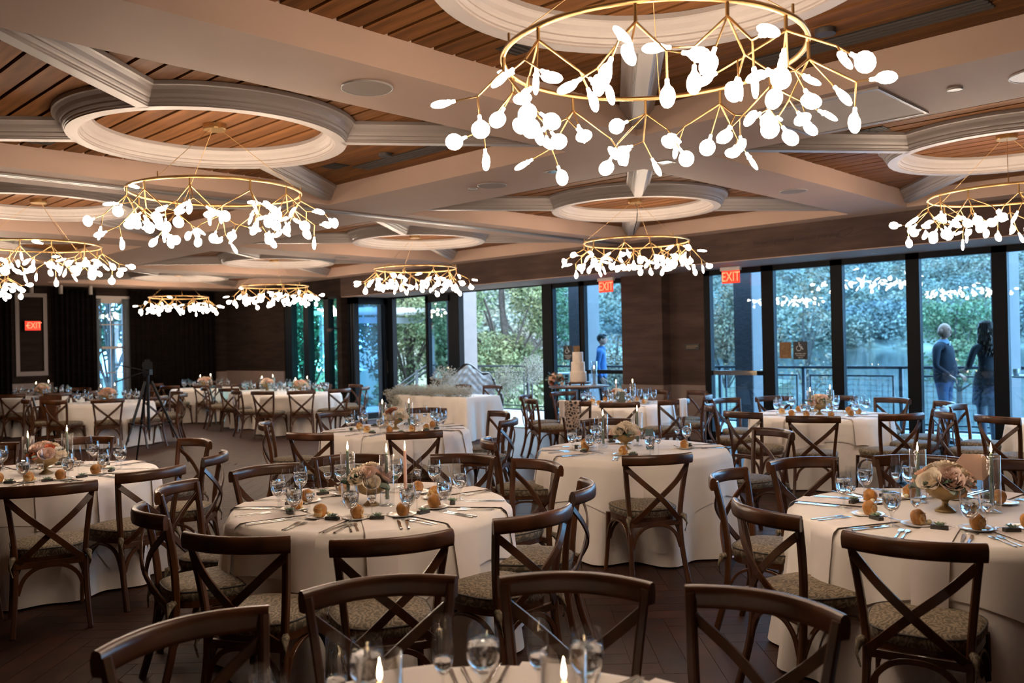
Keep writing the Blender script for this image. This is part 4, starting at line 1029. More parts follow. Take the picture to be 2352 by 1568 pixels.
for key, L_ in CB.items():
    pos, desc, off = TABLES[key]; taken = set()
    for i, p in enumerate(L_):
        f = atan2(pos[1]-p[1], pos[0]-p[0])+TURN.get((key, i), 0)
        c = put_chair(p, f, chair_label(key, p, RNG), 'cross-back chairs at '+desc, key in ('T5', 'T6', 'T8'))
def ring_chairs(key, hours, rad=1.28):
    pos, desc, off = TABLES[key]; base = atan2(pos[1], pos[0])
    for h in hours:
        a = base-h/12*2*pi; p = (pos[0]+rad*cos(a), pos[1]+rad*sin(a))
        put_chair(p, a+pi, chair_label(key, p, RNG), 'cross-back chairs at '+desc, True)
ring_chairs('FC', (6, 4.9, 7.1, 3.6, 8.3, 2, .6)); ring_chairs('FB', (7.2, 8.6, 10, .5, 2.5)); ring_chairs('FA', (6, 7.2, 4.8, 8.6, 3.4, 10, .2))
ring_chairs('FD', (6, 4.8, 7.3, 3.5, 8.6, 10, 11.4, 1, 2.3)); ring_chairs('FE', (5.6, 6.8, 4.3, 8.2, 3, 10, 11.5, 1.2))
rs = random.Random(13)
def seats(key, lvl, hours):
    pos = TABLES[key][0]; base = atan2(pos[1], pos[0])
    for h in hours: setting(key, base-h/12*2*pi, lvl, rs)
def chair_seats(key, lvl, extra=()):
    pos = TABLES[key][0]
    for p in CB[key]: setting(key, atan2(p[1]-pos[1], p[0]-pos[0]), lvl, rs)
    seats(key, lvl, extra)
chair_seats('T2', 2); chair_seats('T4', 2, (4.0, 5.0, 3.1)); chair_seats('T1', 2, (9, 8)); seats('T3', 2, (6, 9, 2.6, 11.2, 7.9)); chair_seats('T0', 2)
chair_seats('T5', 1); chair_seats('T6', 1); chair_seats('T7', 2, (4.6, 11.1)); seats('T8', 0, (9, 10, 8))
for k in ('FA', 'FB', 'FC', 'FD', 'FE'): seats(k, 0, [.3+1.2*i for i in range(10)])
Z = ZTOP
def centre(key, fl_off, pal, cand, seed, small=1.):
    (tx, ty), desc, _ = TABLES[key]; b = atan2(ty, tx); F_ = Vector((cos(b), sin(b))); R_ = Vector((sin(b), -cos(b)))
    v = Vector((tx, ty))+R_*fl_off[0]+F_*fl_off[1]
    flowers(v.x, v.y, Z, 'bowl of %s roses on %s' % (pal[0], desc), seed, small, pal[1])
    for k, (r_, f_, tall, tp, h) in enumerate(cand):
        v = Vector((tx, ty))+R_*r_+F_*f_
        hurricane(v.x, v.y, Z, ('left of' if r_ < fl_off[0] else 'right of')+(' and behind' if f_ > .07 else (' and before' if f_ < -.05 else '')) + ' the roses of '+desc, tp, tall, h)
CREAM = ('cream', ['rose_cream']*4+['rose_blush']); PEACH = ('cream and peach', ['rose_cream']*3+['rose_peach']*2+['rose_blush']); DARK = ('cream and rust', ['rose_cream']*3+['rose_rust', 'rose_blush'])
BLUSH = ('blush and coral', ['rose_blush']*2+['rose_peach', 'rose_cream', 'rose_coral'])
centre('T1', (.0, .02), BLUSH, [(-.115, .05, True, 'taper_s', .235), (.145, .10, True, 'taper_l', .26)], 41, 1.1)
centre('T2', (.0, -.02), CREAM, [(-.13, .13, True, 'taper_l', .26), (.09, -.06, True, 'taper_l', .26)], 42, 1.08)
centre('T3', (-.06, .0), CREAM, [(-.25, .10, True, 'taper_s', .235), (.04, .22, True, 'taper_l', .26)], 43, 1.05)
centre('T4', (-.03, .02), PEACH, [(-.16, .24, True, 'taper_s', .235), (.18, .08, True, 'taper_l', .26)], 44, 1.15)
centre('T5', (.0, .0), PEACH, [(-.1, -.06, True, 'taper_s', .235), (.12, .0, True, 'taper_l', .26)], 45, 1.1)
centre('T6', (.0, .0), DARK, [(-.02, .25, False, 'taper_p', .25), (.22, .1, True, 'taper_l', .26)], 46, 1.)
centre('T7', (.0, .0), DARK, [(-.14, .16, True, 'taper_s', .235), (.15, .12, True, 'taper_s', .235)], 47, 1.1)
for k, s_ in (('FA', 51), ('FB', 52), ('FC', 53), ('FD', 54), ('FE', 55)): centre(k, (0, 0), (('blush', 'cream', 'peach', 'blush and cream', 'peach and cream')[s_-51], ['rose_blush', 'rose_cream', 'rose_peach', 'rose_peach']), [(-.11, .05, True, 'taper_s', .235), (.12, .04, True, 'taper_l', .26)], s_, 1.25)
(tx, ty), _, _ = TABLES['T2']; b = atan2(ty, tx)
hurricane(tx+.20*sin(b)+.12*cos(b), ty-.20*cos(b)+.12*sin(b), Z, 'with unlit pink look at the far right of the central roses', 'taper_p', True, .25, False)
# foreground candles in wide cylinders
hurricane(1.155, 1.555, Z, 'on the foreground table at the left', 'taper_w', False, .12); hurricane(1.425, 1.255, Z, 'on the foreground table at the right', 'taper_w', False, .12)
def card(key, r_, f_, mt, pts, label):
    (tx, ty), desc, _ = TABLES[key]; b = atan2(ty, tx); x, y = tx+r_*sin(b)+f_*cos(b), ty-r_*cos(b)+f_*sin(b)
    t = thing('table_card', label, 'table card', (x, y, Z), b-pi/2)
    mx = Matrix.Rotation(pi/2, 4, 'X'); inst('panel', MB().prism(pts, -.003, .003).tf(mx).mesh('panel', mt), t); MB().bx(-.03, .03, -.012, .012, 0, .012).build('foot', 'wax' if mt == 'card_blush' else mt, t)
hexa = lambda r_, h0: [(r_*cos(a), h0+r_*sin(a)) for a in [k*pi/3 for k in range(6)]]
card('T3', .14, -.02, 'card_teal', [(-.035, .01), (.03, .01), (.038, .06), (.032, .10), (.036, .14), (.024, .175), (-.004, .165), (-.034, .175), (-.038, .11), (-.03, .07)], 'teal glass table card beside the roses of the long-clothed table')
card('T6', .05, -.14, 'card_green', hexa(.095, .10), 'dark hexagonal table card before the roses near the cake')
card('T4', .10, .10, 'card_blush', [(x*1.25, z+.12) for x, z in hexa(.075, .10)], 'blush table card behind the roses of the front right table')

# cloths hung on chair backs at the table before the cake
def hung(cidx, x0, x1, d0, d1, mt, label, cat):
    c = [o for l, bk, f, o in CHAIRS if o.location.xy == Vector(cidx)][0] if not isinstance(cidx, int) else CHAIRS[cidx][3]
    def fn(u, v):
        x = x0+(x1-x0)*u; uu_ = x/.252; yb = -.245-.085*(1-uu_*uu_); s_ = -d0+(d0+d1)*v
        if abs(s_) < .03: yy, zz = yb-.0225*sin(s_/.03*pi/2)*1.0, .898
        else: yy, zz = yb-(.024 if s_ > 0 else -.024)-(.012*sin(u*9)*min(1, abs(s_)*4) if s_ > 0 else 0), .898-(abs(s_)-.03)
        return (x, yy, zz)
    o = MB().grid(fn, 14, 24).build('draped_cloth', mt); o.matrix_world = Matrix.Translation(c.location) @ Matrix.Rotation(c.rotation_euler.z, 4, 'Z')
    so = o.modifiers.new('t', 'SOLIDIFY'); so.thickness = .004; so.offset = 1
    return tag(o, label, cat)
i6 = [i for i, q in enumerate(CHAIRS) if q[0].endswith('the cake-side table')]
hung(i6[1], -.215, -.10, .12, .26, 'napkin_linen', 'white napkin over the chair back beside the leopard shawl', 'napkin')
hung(i6[1], -.09, .12, .2, .42, 'leopard', 'leopard print shawl hung over a chair back', 'shawl')
hung(i6[2], .02, .17, .15, .27, 'napkin_linen', 'white napkin folded over the chair back nearest the script pier', 'napkin')

# ------------------------------------------------------------------ garlanded head table, settee, baby's breath
hx0, hx1, hy0, hy1 = 10.23, 11.06, 11.14, 13.15
t = thing('head_table', 'rectangular head table hidden under its white cloth', 'table', ((hx0+hx1)/2, (hy0+hy1)/2, 0))
MB().bx(-.40, .40, -.98, .98, .715, .745).build('tabletop', 'table_wood', t)
for sx in (-1, 1):
    for sy in (-1, 1): inst('leg', leg_me, t, (sx*.36, sy*.92, 0))
def rect_cloth():
    mb = MB(); cx_, cy_ = (hx0+hx1)/2, (hy0+hy1)/2; a_, b_ = (hx1-hx0)/2, (hy1-hy0)/2; n = 240
    def ring(s_, d, fold):
        out = []
        per = 4*(a_+b_)
        for i in range(n):
            q = per*i/n
            for (sx, sy, ex, ey, ln) in ((-a_, -b_, a_, -b_, 2*a_), (a_, -b_, a_, b_, 2*b_), (a_, b_, -a_, b_, 2*a_), (-a_, b_, -a_, -b_, 2*b_)):
                if q <= ln: k = q/ln; x, y = sx+(ex-sx)*k, sy+(ey-sy)*k; nx, ny = ((ey-sy)/ln, -(ex-sx)/ln); break
                q -= ln
            else: x, y, nx, ny = -a_, -b_, 0, -1
            dc = min(abs(abs(x)-a_)+abs(abs(y)-b_), .5); f_ = fold*(.035+.03*sin(i*.55)+.02*sin(i*.23+1))+fold*.14*max(0, 1-dc/.22)
            m_ = Vector((x/a_, y/b_)).normalized(); w_ = max(0, 1-dc/.2)
            dv = Vector((nx, ny)).lerp(m_, w_)
            out.append((cx_+x*s_+dv.x*f_, cy_+y*s_+dv.y*f_, .752-d))
        return out
    rows = [ring(.001, 0, 0), ring(.6, 0, 0), ring(.99, 0, 0), ring(1.0, .012, 0)]+[ring(1.003, .012+.73*k/8, k/8) for k in range(1, 9)]
    vs = sum(rows, []); fs = [(j*n+i, j*n+(i+1) % n, (j+1)*n+(i+1) % n, (j+1)*n+i) for j in range(len(rows)-1) for i in range(n)]
    return mb.add(vs, fs, 0, True).build('tablecloth', 'linen')
tag(rect_cloth(), 'white floor-length cloth on the garlanded head table', 'tablecloth')
def breath(mb, c, r, n, rg, s=.012):
    for _ in range(n):
        d = Vector((rg.gauss(0, 1), rg.gauss(0, 1), rg.gauss(0, 1))).normalized()*(rg.random()**.45)
        p = Vector(c)+Vector((d.x*r[0], d.y*r[1], d.z*r[2])); q = s*rg.uniform(.6, 1.3)
        a = Vector((rg.gauss(0, 1), rg.gauss(0, 1), rg.gauss(0, 1))).normalized()*q; b_ = a.orthogonal().normalized()*q; c_ = a.cross(b_).normalized()*q
        mb.add([p+a, p+b_, p-a*.5-b_*.5+c_*.8, p-c_*.8], [(0, 1, 2), (0, 2, 3), (0, 3, 1), (1, 3, 2)], 0)
def stems(mb, c, r, n, rg):
    for _ in range(n):
        d = Vector((rg.gauss(0, 1), rg.gauss(0, 1), rg.gauss(.2, 1))).normalized(); e = Vector(c)+Vector((d.x*r[0], d.y*r[1], d.z*r[2]))*rg.uniform(.6, 1)
        p = Vector(c); s_ = d.orthogonal().normalized()*.0022; mb.add([p-s_, p+s_, e+s_*.5, e-s_*.5], [(0, 1, 2, 3)], 0)
rg = random.Random(17)
g, s2 = MB(), MB()
for k in range(26):
    y = hy0+.12+(hy1-hy0-.1)*k/25; x = hx0+.14+.05*sin(k); z = .84+.03*sin(k*1.7)
    breath(g, (x, y, z), (.17, .14, .11), 330, rg, .010); stems(s2, (x, y, z-.06), (.17, .14, .13), 26, rg)
for k in range(10):
    y = hy1-.05+.10*cos(k); z = .80-.055*k; x = hx0-.06+.03*sin(k*2); breath(g, (x, y, z), (.13, .16, .08), 220, rg, .010); stems(s2, (x, y, z), (.14, .16, .1), 26, rg)
ga = tag(g.build('flower_garland', 'babys_breath'), "baby's breath garland along the head table", 'garland'); tag(s2.build('stems', 'breath_stem', ga), kind='stuff')
def puff(c, r, n, label):
    g, s2 = MB(), MB(); breath(g, (0, 0, 0), (r, r, r), n, rg, .013); stems(s2, (0, 0, 0), (r, r, r), 120, rg)
    o = tag(g.build('babys_breath_cluster', 'babys_breath', None, c), label, 'flowers', "baby's breath clusters by the doorway"); tag(s2.build('stems', 'breath_stem', o), kind='stuff')
x, y = place(1163, 18.3); puff((x, y, .86), .36, 1900, "large baby's breath cloud hung on the railing beside the settee")
x, y = place(1224, 18.6); puff((x, y, 1.12), .34, 1700, "baby's breath cloud high on the railing near the cake")
x, y = place(1022, 16.8); puff((x, y, 1.0), .30, 1300, "baby's breath cloud standing behind the garland")
tt = thing('flower_pedestal', "slim pedestal under the baby's breath behind the garland", 'stand', (x, y, 0)); MB().tube([(0, 0, .02), (0, 0, .86)], .03, 8).build('pole', 'white_paint', tt); MB().lathe([(.14, 0), (.14, .02), (.03, .03)], 16).build('base', 'white_paint', tt)
for f_, y_, l in ((pi, 11.9, 'cross-back chair behind the head table at its doorway end'), (pi, 12.75, 'cross-back chair behind the head table at its garland end')): put_chair((11.62, y_), f_, l, 'cross-back chairs behind the head table', True)
# settee: serpentine tufted back
sx_, sy_ = place(1080, 17.8); st = thing('settee', 'grey blue tufted settee with carved black frame outside the doorway', 'sofa', (sx_, sy_, 0), atan2(-1, -.55)+pi/2)
W_ = .56
def top(u): return 1.06+.20*(1-abs(u))**0*(.5+.5*cos(pi*min(1, abs(u)/.62)))-.14*smoothstep(.80, 1.0, abs(u))
def back(u, v):
    x = (u-.5)*2*W_; uu_ = (u-.5)*2; zt_ = top(uu_); z = .42+(zt_-.42)*v
    d = .04*cos(u*5*2*pi+(pi if int(v*5) % 2 else 0))*cos(v*5*pi)
    return (x, .24+.03*uu_*uu_-.0-(-.03 if v > .97 else d)-.02, z)
MB().grid(back, 54, 24).build('tufted_back', 'sofa_fabric', st)
MB().grid(lambda u, v: ((u-.5)*2*W_, .33, .35+(top((u-.5)*2)-.35)*v), 30, 4).build('back_panel', 'sofa_fabric', st)
MB().sweep([((i/30-.5)*2*W_, .29, top((i/30-.5)*2)) for i in range(31)], [(.05*cos(k*pi/4), .035*sin(k*pi/4)) for k in range(8)]).build('crest_rail', 'sofa_wood', st)
for s_ in (-1, 1): MB().tube(bez([(s_*W_, .29, top(1)), (s_*(W_+.03), .1, .72), (s_*(W_+.02), -.25, .62), (s_*W_, -.3, .4)], 5), .035, 7).build('arm', 'sofa_wood', st)
MB().grid(lambda u, v: ((u-.5)*2*(W_-.02), -.33+.6*v, .44+.03*sin(pi*u)*sin(pi*v)), 12, 8).build('seat_cushion', 'sofa_fabric', st); MB().bx(-W_, W_, -.34, .32, .30, .43).build('seat_frame', 'sofa_wood', st)
for a_ in (-1, 1):
    for b_ in (-.3, .28): MB().tube([(a_*.5, b_, .31), (a_*.53, b_*1.05, .0)], .03, 6, scl=[1, .6]).build('leg', 'sofa_wood', st)
for k in range(5):
    for i in range(5+k % 2):
        u = (i+.5+.5*(k % 2)*-1)/5.0
        if .05 < u < .95: MB().ball((0, 0, 0), (.013, .008, .013), 6, 4).build('button', 'sofa_fabric', st, Vector(back(u, .2+.16*k))+Vector((0, -.012, 0)))

# ------------------------------------------------------------------ cake table
kx, ky, kz = 11.74, 9.84, .915
t = thing('cake_table', 'round wooden high table with turned edge holding the cake', 'table', (kx, ky, 0))
MB().lathe([(.001, kz-.035), (.50, kz-.035), (.53, kz-.02), (.53, kz-.004), (.525, kz), (.001, kz)], 40, smooth=False).build('tabletop', 'table_wood', t)
for k in range(4): a = k*pi/2+.7; MB().tube([(.38*cos(a), .38*sin(a), kz-.03), (.42*cos(a), .42*sin(a), 0)], .022, 8).build('leg', 'black_metal', t)
tag(MB().lathe([(.001, kz+.001), (.40, kz+.001), (.42, kz+.003), (.001, kz+.004)], 30, mi=0).build('table_runner', 'linen', None, (kx+.08, ky-.04, 0)), 'round white mat on the cake table', 'mat')
t = thing('cake_stand', 'low dark wooden cake stand under the white cake', 'cake stand', (kx-.02, ky, kz+.006))
MB().lathe([(.001, .045), (.22, .045), (.225, .055), (.22, .062), (.001, .062)], 30).build('plate', 'table_wood', t)
for k in range(3): a = k*2*pi/3; MB().tube([(.15*cos(a), .15*sin(a), 0), (.15*cos(a), .15*sin(a), .046)], .018, 8).build('foot', 'table_wood', t)
t = thing('wedding_cake', 'three-tier white iced wedding cake', 'cake', (kx-.02, ky, kz+.07))
z = 0
for r_, h_ in ((.148, .178), (.122, .172), (.094, .17)):
    MB().lathe([(.001, z), (r_, z), (r_*1.005, z+.01), (r_*.99, z+h_*.5), (r_*.985, z+h_-.012), (r_*.95, z+h_), (.001, z+h_+.003)], 36, rmod=lambda a, zz: 1+.006*sin(23*a+40*zz)+.005*sin(11*a-31*zz)).build('tier', 'cake_icing', t); z += h_
x, y = kx+.30*sin(TH)-.05, ky-.30*cos(TH); hurricane(x, y, kz+.004, 'beside the wedding cake', 'taper_l', True, .26)
P2 = MB().lathe([(.001, .004), (.052, .004), (.054, 0), (.0545, .42), (.053, .42), (.0525, .006)], 24).mesh('hurricane_glass', 'glass_crystal')
tag(inst('hurricane_glass', P2, None, (x, y, kz+.004)), 'tall glass cylinder beside the wedding cake', 'candle glass')
rg = random.Random(9); bq = thing('bouquet', 'blush and rust bouquet lying on the cake table', 'bouquet', (kx-.40*sin(TH), ky+.40*cos(TH), kz+.1))
for k in range(22):
    d = Vector((rg.gauss(0, 1), rg.gauss(0, 1), rg.gauss(.25, .7))).normalized(); rot = d.to_track_quat('Z', 'X').to_matrix().to_4x4()
    inst('rose', P[rg.choice(['rose_blush', 'rose_cream', 'rose_rust', 'rose_rust', 'rose_peach'])], bq, mx=Matrix.Translation(d*.11) @ rot @ Matrix.Scale(rg.uniform(.8, 1.3), 4))
for k in range(26):
    d = Vector((rg.gauss(0, 1), rg.gauss(0, 1), rg.gauss(.1, .7))).normalized(); rot = d.to_track_quat('Y', 'Z').to_matrix().to_4x4()
    inst('leaf', P['leaf' if k % 2 else 'leaf2'], bq, mx=Matrix.Translation(d*.11) @ rot @ Matrix.Scale(rg.uniform(.8, 1.4), 4))

# ------------------------------------------------------------------ video tripod, high chair
x, y = place(338, 13.0); t = thing('tripod', 'tall black video tripod before the far table', 'tripod', (x, y, 0), TH-pi/2)
for a in (.15, 2.3, 4.3):
    d = Vector((cos(a), sin(a), 0)); MB().tube([d*.05+Vector((0, 0, 1.22)), d*.30+Vector((0, 0, .62))], .020, 6).tube([d*.28+Vector((0, 0, .66)), d*.56], .014, 6).build('leg', 'black_metal', t)
    MB().ball(tuple(d*.30+Vector((0, 0, .62))), (.03, .03, .03), 8, 6).build('leg_lock', 'black_metal', t)
    MB().tube([d*.31+Vector((0, 0, .6)), (0, 0, .55)], .007, 5).build('spreader', 'black_metal', t)
MB().tube([(0, 0, .5), (0, 0, 1.34)], .024, 8).build('centre_column', 'black_metal', t)
MB().bx(-.05, .05, -.06, .06, 1.32, 1.40).bx(-.07, -.03, -.02, .02, 1.3, 1.38).build('pan_head', 'black_metal', t)
MB().tube([(-.05, -.05, 1.36), (-.42, -.2, 1.22)], .010, 6).build('pan_handle', 'black_metal', t); MB().tube([(.04, -.05, 1.37), (-.34, -.15, 1.47)], .010, 6).build('pan_handle', 'black_metal', t)
t2 = thing('video_camera', 'black video camera on the tall tripod', 'camera', (x, y, 1.402), TH-pi/2+.6)
MB().bx(-.05, .05, -.09, .09, 0, .11).bx(-.03, .03, -.05, .05, .11, .145).build('body', 'black_metal', t2); MB().tube([(0, .09, .055), (0, .22, .055)], .038, 12).build('lens', 'black_metal', t2); MB().bx(.05, .06, -.06, .04, .02, .09).build('screen', 'black_frame', t2)
x, y = place(107, 15.2); t = thing('high_chair', 'dark wooden high chair between the two far tables', 'high chair', (x, y, 0), TH-pi/2+.2)
for sx in (-1, 1):
    for sy in (-1, 1): MB().bar([(sx*.24, sy*.24, 0), (sx*.18, sy*.17, .72)], .035, .035).build('leg', 'chair_wood', t)
    MB().bar([(sx*.18, -.17, .74), (sx*.18, .17, .74)], .03, .03).build('arm', 'chair_wood', t); MB().bar([(sx*.21, -.2, .25), (sx*.21, .2, .25)], .025, .025).build('stretcher', 'chair_wood', t)
MB().bx(-.17, .17, -.17, .17, .50, .53).build('seat', 'chair_wood', t); MB().bx(-.18, .18, .15, .18, .5, .92).build('backrest', 'chair_wood', t); MB().bx(-.22, .22, -.21, -.18, .2, .24).build('stretcher', 'chair_wood', t)
# high table on the terrace at the picture edge
x, y = place(2385, 12.15); t = thing('terrace_table', 'white high table on the terrace cut by the picture edge', 'table', (x, y, 0))
MB().lathe([(.001, 1.05), (.36, 1.05), (.37, 1.065), (.36, 1.08), (.001, 1.08)], 30).build('tabletop', 'white_paint', t); MB().tube([(0, 0, .02), (0, 0, 1.05)], .04, 10).build('pole', 'black_metal', t); MB().lathe([(.24, 0), (.24, .02), (.04, .04)], 20).build('base', 'black_metal', t)
a_, b_ = place(2332, 12.0); tag(MB().lathe([(.001, .004), (.030, .004), (.033, 0), (.040, .10), (.038, .10), (.031, .006)], 18).build('tumbler', 'porcelain', None, (a_, b_, 1.081)), 'white drink cup on the terrace high table', 'cup')
x, y = place(1300, 17.2); t = thing('terrace_table', 'pale round high table on the terrace behind the cake', 'table', (x, y, 0))
MB().lathe([(.001, 1.05), (.42, 1.05), (.43, 1.065), (.42, 1.08), (.001, 1.08)], 30).build('tabletop', 'white_paint', t); MB().tube([(0, 0, .02), (0, 0, 1.05)], .04, 10).build('pole', 'black_metal', t); MB().lathe([(.24, 0), (.24, .02), (.04, .04)], 20).build('base', 'black_metal', t)
# ------------------------------------------------------------------ people
def skin_body(name, joints, edges, root, mats_fn, mats, sub=2):
    """joints: {k: (pos, (rx, ry))}; one continuous surface grown over the joint tree"""
    ks = list(joints); me = bpy.data.meshes.new(name)
    me.from_pydata([joints[k][0] for k in ks], [(ks.index(a), ks.index(b)) for a, b in edges], [])
    o = bpy.data.objects.new(name, me); COL.objects.link(o)
    md = o.modifiers.new('s', 'SKIN'); md.use_smooth_shade = True
    for i, k in enumerate(ks):
        v = me.skin_vertices[0].data[i]; v.radius = joints[k][1]; v.use_root = (k == root)
    sb = o.modifiers.new('u', 'SUBSURF'); sb.levels = sub; sb.render_levels = sub
    dg = bpy.context.evaluated_depsgraph_get(); m2 = bpy.data.meshes.new_from_object(o.evaluated_get(dg)); bpy.data.objects.remove(o)
    m2.materials.clear()
    for m in mats: m2.materials.append(M[m])
    for p in m2.polygons: p.material_index = mats_fn(p.center); p.use_smooth = True
    return m2
def head_parts(parent, c, s, yaw, eye='hair_black', brow='hair_brown', lip='rose_blush'):
    """face on a head centred at c looking along local +y turned by yaw"""
    R_ = Matrix.Translation(c) @ Matrix.Rotation(yaw, 4, 'Z') @ Matrix.Scale(s, 4)
    mb = MB(); mb.sweep([(0, .088, .02), (0, .103, -.012), (0, .104, -.022), (0, .090, -.032)], [(-.012, 0), (0, .012), (.012, 0), (0, -.006)], smooth=True); inst('nose', mb.mesh('nose', 'skin'), parent, mx=R_)
    for s_ in (-1, 1):
        inst('eye', MB().ball((s_*.031, .083, .012), (.010, .006, .006), 8, 6).mesh('eye', eye), parent, mx=R_)
        inst('eyebrow', MB().bar([(s_*.018, .090, .030), (s_*.044, .078, .031)], .006, .006).mesh('eyebrow', brow), parent, mx=R_)
        inst('ear', MB().ball((s_*.076, .0, -.002), (.012, .020, .032), 8, 6).mesh('ear', 'skin'), parent, mx=R_)
    inst('mouth', MB().ball((0, .084, -.052), (.022, .007, .006), 10, 6).mesh('mouth', lip), parent, mx=R_)
def head_mesh(mt='skin', jaw=1.):
    def fn(d):
        f = 1.0
        if d.z < 0: f *= 1-.22*abs(d.z)*(1 if d.y < .0 else max(.12, 1-1.3*d.y))*jaw
        if d.z < -.2 and d.y > .3: f *= 1.05
        return f
    return MB().ball((0, 0, 0), (.076, .095, .115), 18, 14, 0, fn).mesh('head', mt)
def hand(parent, wrist, d, up, mt='skin', s=1., curl=.5):
    """palm and five bent fingers; d = pointing direction, up = back of the hand"""
    d = Vector(d).normalized(); up = Vector(up); sd = d.cross(up).normalized(); up = sd.cross(d).normalized(); w_ = Vector(wrist); mb = MB()
    mb.sweep([w_-d*.01, w_+d*.03*s, w_+d*.075*s], [(.034*s*cos(k*pi/4), .014*s*sin(k*pi/4)) for k in range(8)], up=up, scl=[.75, 1.05, 1.1])
    for i, ln in enumerate((.068, .078, .073, .058)):
        b = w_+d*.072*s+sd*(-.026+.0175*i)*s; p = [b]; dd = d.copy()
        for k in range(3):
            dd = (Matrix.Rotation(-curl*(.6+.3*k), 3, sd) @ dd); p.append(p[-1]+dd*ln*s*(.42, .32, .26)[k])
        mb.tube(p, .0088*s, 6, scl=[1.1, 1, .9, .7])
    b = w_+d*.03*s-sd*.028*s; mb.tube([b, b+(d*.6-sd*.7)*.035*s, b+(d*1.0-sd*.75-up*.25)*.055*s], .0098*s, 6, scl=[1.2, 1, .75])
    mb.build('hand', mt, parent)
def person(label, loc, rz, H, kind):
    t = thing('person', label, 'person', loc, rz); k = H/1.75; J = {}; E_ = []
    def j(n, p, r, par=None):
        J[n] = (tuple(Vector(p)*k), (r[0]*k, r[1]*k) if isinstance(r, tuple) else (r*k, r*k))
        if par: E_.append((par, n))
    fem = kind == 'woman'; big = kind == 'man'
    hw = .10 if fem else .105; cw = (.125, .10) if fem else ((.205, .150) if big else (.145, .105)); ww = (.115, .09) if fem else ((.215, .175) if big else (.135, .10))
    j('pel', (0, 0, .93), (.145 if fem else .15, .115)); j('waist', (0, .0 if not big else .03, 1.09), ww, 'pel'); j('chest', (0, 0, 1.28), cw, 'waist'); j('ubk', (0, -.01, 1.40), (.12, .085), 'chest'); j('nk', (0, .0, 1.485), .052, 'ubk'); j('hd', (0, .015, 1.56), .055, 'nk')
    st_ = {'man': (.10, .02), 'woman': (.075, .03), 'waiter': (.09, .0)}[kind]
    for s_, n in ((-1, 'l'), (1, 'r')):
        f = st_[1]*s_
        j('hip'+n, (s_*hw, 0, .86), .092 if not fem else .088, 'pel'); j('kn'+n, (s_*(hw+.0), .02+f, .48), .058 if not fem else .052, 'hip'+n); j('cf'+n, (s_*(hw), -.01+f, .33), .055 if not fem else .048, 'kn'+n); j('an'+n, (s_*(hw), -.02+f, .085), .040 if not fem else .032, 'cf'+n)
        j('sh'+n, (s_*(.215 if big else .185), -.01, 1.405), .062 if not fem else .052, 'ubk')
    if kind == 'man': arms = {'l': [(-.31, -.03, 1.13), (-.25, .13, 1.0)], 'r': [(.31, .0, 1.13), (.25, .17, 1.0)]}
    elif kind == 'woman': arms = {'l': [(-.29, -.03, 1.17), (-.19, .16, 1.12)], 'r': [(.27, .0, 1.15), (.20, .22, 1.18)]}
    else: arms = {'l': [(-.22, -.06, 1.13), (-.20, .02, .90)], 'r': [(.22, -.06, 1.13), (.20, .02, .90)]}
    hands = {}
    for n in 'lr':
        e, w_ = arms[n]; j('el'+n, e, .047 if not fem else .042, 'sh'+n); j('wr'+n, w_, .033 if not fem else .028, 'el'+n); hands[n] = (e, w_)
    # material by garment
    if kind == 'man': fnm = lambda p: 3 if p.z/k > 1.50 else (0 if p.z/k > .90 or (abs(p.x)/k > .15 and p.z/k > .88) else (1 if p.z/k > .10 else 2)); mats_ = ['navy_knit', 'denim', 'shoe', 'skin']
    elif kind == 'woman': fnm = lambda p: 3 if p.z/k > 1.48 else (0 if p.z/k > .92 or (abs(p.x)/k > .16 and p.z/k > .8) else (1 if p.z/k > .62 else 2)); mats_ = ['black_cloth', 'floral_dress', 'hose', 'skin']
    else: fnm = lambda p: 3 if p.z/k > 1.49 else (0 if p.z/k > .92 or (abs(p.x)/k > .17 and p.z/k > .84) else (1 if p.z/k > .10 else 2)); mats_ = ['shirt_blue', 'black_cloth', 'shoe', 'skin']
    me = skin_body('body', J, E_, 'pel', fnm, mats_); inst('body', me, t)
    yaw = {'man': -.15, 'woman': .15, 'waiter': -.1}[kind]; hc = Vector((0, .02, 1.635))*k
    hd = inst('head', head_mesh(), t, mx=Matrix.Translation(hc) @ Matrix.Rotation(yaw, 4, 'Z') @ Matrix.Scale(k, 4)); head_parts(t, hc, k, yaw)
    for n in 'lr':
        e, w_ = [Vector(q)*k for q in hands[n]]; d = (w_-e).normalized(); hand(t, w_+d*.005, d, (0, 0, 1) if abs(d.z) < .8 else (1 if n == 'r' else -1, 0, .1), s=k, curl=.45)
    for s_, n in ((-1, 'l'), (1, 'r')):
        a = Vector(J['an'+n][0]); mb = MB()
        if fem: mb.sweep([a+Vector((0, -.035, .10)), a+Vector((0, -.02, .0)), a+Vector((0, .03, -.03)), a+Vector((0, .12, -.072))], [(.038*cos(q*pi/4), .035*sin(q*pi/4)) for q in range(8)], scl=[1, 1, .95, .5]); mb.tube([a+Vector((0, -.045, -.01)), (a.x, a.y-.05, 0)], .012, 6)
        else: mb.sweep([(a.x, a.y-.07, .045), (a.x, a.y-.02, .055), (a.x, a.y+.08, .045), (a.x, a.y+.17, .032), (a.x, a.y+.20, .028)], [(.048*cos(q*pi/4), .040*sin(q*pi/4)) for q in range(8)], scl=[.8, 1.05, 1, .85, .45])
        mb.build('shoe', 'shoe', t)
    Rh = Matrix.Translation(hc) @ Matrix.Rotation(yaw, 4, 'Z') @ Matrix.Scale(k, 4)
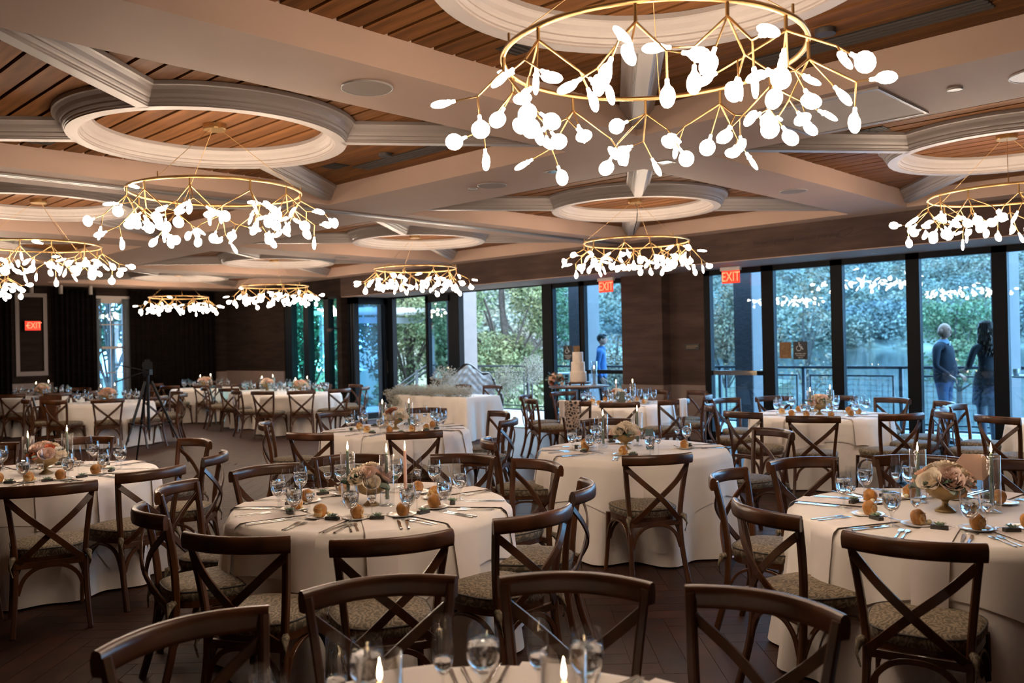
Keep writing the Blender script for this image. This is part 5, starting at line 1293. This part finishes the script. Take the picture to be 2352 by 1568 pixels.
    if kind == 'man':
        mb = MB(); mb.ball((0, -.022, -.022), (.0775, .080, .066), 14, 9); inst('hair', mb.mesh('hair', 'hair_light'), t, mx=Rh)
        inst('collar', MB().lathe([(.105, 1.455), (.082, 1.48), (.062, 1.515)], 14).tf(Matrix.Scale(k, 4)).mesh('collar', 'collar_blue'), t)
        inst('shirt_front', MB().prism([(-.028, .0), (.028, .0), (.006, -.13), (-.004, -.13)], -.004, .004).tf(Matrix.Translation(Vector((0, .095, 1.485))*k) @ Matrix.Rotation(pi/2-.12, 4, 'X') @ Matrix.Scale(k, 4)).mesh('shirt_front', 'sign_white'), t)
    elif kind == 'woman':
        mb = MB(); mb.ball((0, -.012, .03), (.088, .105, .105), 16, 10)
        rg2 = random.Random(6)
        lt = MB()
        for q in range(64):
            a = pi*.92+pi*1.16*q/63; x, y = .084*cos(a), .098*sin(a)-.008; ln = rg2.uniform(.27, .40); wv = rg2.uniform(0, 6); am = rg2.uniform(.012, .03)
            pts = [(x*.45, y*.45-.01, .128), (x*.85, y*.88, .095), (x*1.04, y*1.04, .03)]+[(x*(1.1+.35*v_)+am*v_*sin(v_*11+wv), y*(1.06+.22*v_)+am*v_*cos(v_*10+wv)-.02*v_, .02-ln*v_) for v_ in [.15, .3, .45, .6, .75, .9, 1]]
            (lt if q % 4 == 1 else mb).tube(pts, .016, 5, scl=[.8, 1, 1.1, 1.1, 1.1, 1.1, 1, .9, .7, .2])
        inst('hair_strands', lt.mesh('hair_strands', 'hair_light'), t, mx=Rh)
        inst('hair', mb.mesh('hair', 'hair_brown'), t, mx=Rh)
        inst('skirt', MB().lathe([(.15, .95), (.175, .86), (.185, .74), (.19, .64)], 20, rmod=lambda a, z: 1+.03*sin(9*a)).tf(Matrix.Scale(k, 4)).mesh('skirt', 'floral_dress'), t)
        inst('jacket_hem', MB().lathe([(.135, 1.10), (.155, 1.0), (.172, .90)], 20).tf(Matrix.Scale(k, 4)).mesh('jacket_hem', 'black_cloth'), t)
    else:
        mb = MB(); mb.ball((0, -.012, .035), (.084, .100, .098), 16, 10); mb.ball((0, .045, .095), (.066, .05, .032), 10, 6); inst('hair', mb.mesh('hair', 'hair_black'), t, mx=Rh)
        inst('collar', MB().lathe([(.100, 1.455), (.080, 1.48), (.063, 1.515)], 14).tf(Matrix.Scale(k, 4)).mesh('collar', 'shirt_blue'), t)
    return t
x, y = 14.25, 4.62; person('balding man in dark pullover and jeans standing on the terrace, smiling', (x, y, 0), radians(-92)-pi/2, 1.85, 'man')
x, y = 13.48, 3.80; person('woman with long wavy hair, dark jacket and floral skirt seen from behind', (x, y, 0), atan2(.75, .72)-pi/2+.15, 1.84, 'woman')
x, y = 14.1, 11.2; person('young person in blue shirt standing behind the glass door by the cake', (x, y, 0), atan2(-.75, .45)-pi/2, 1.84, 'waiter')
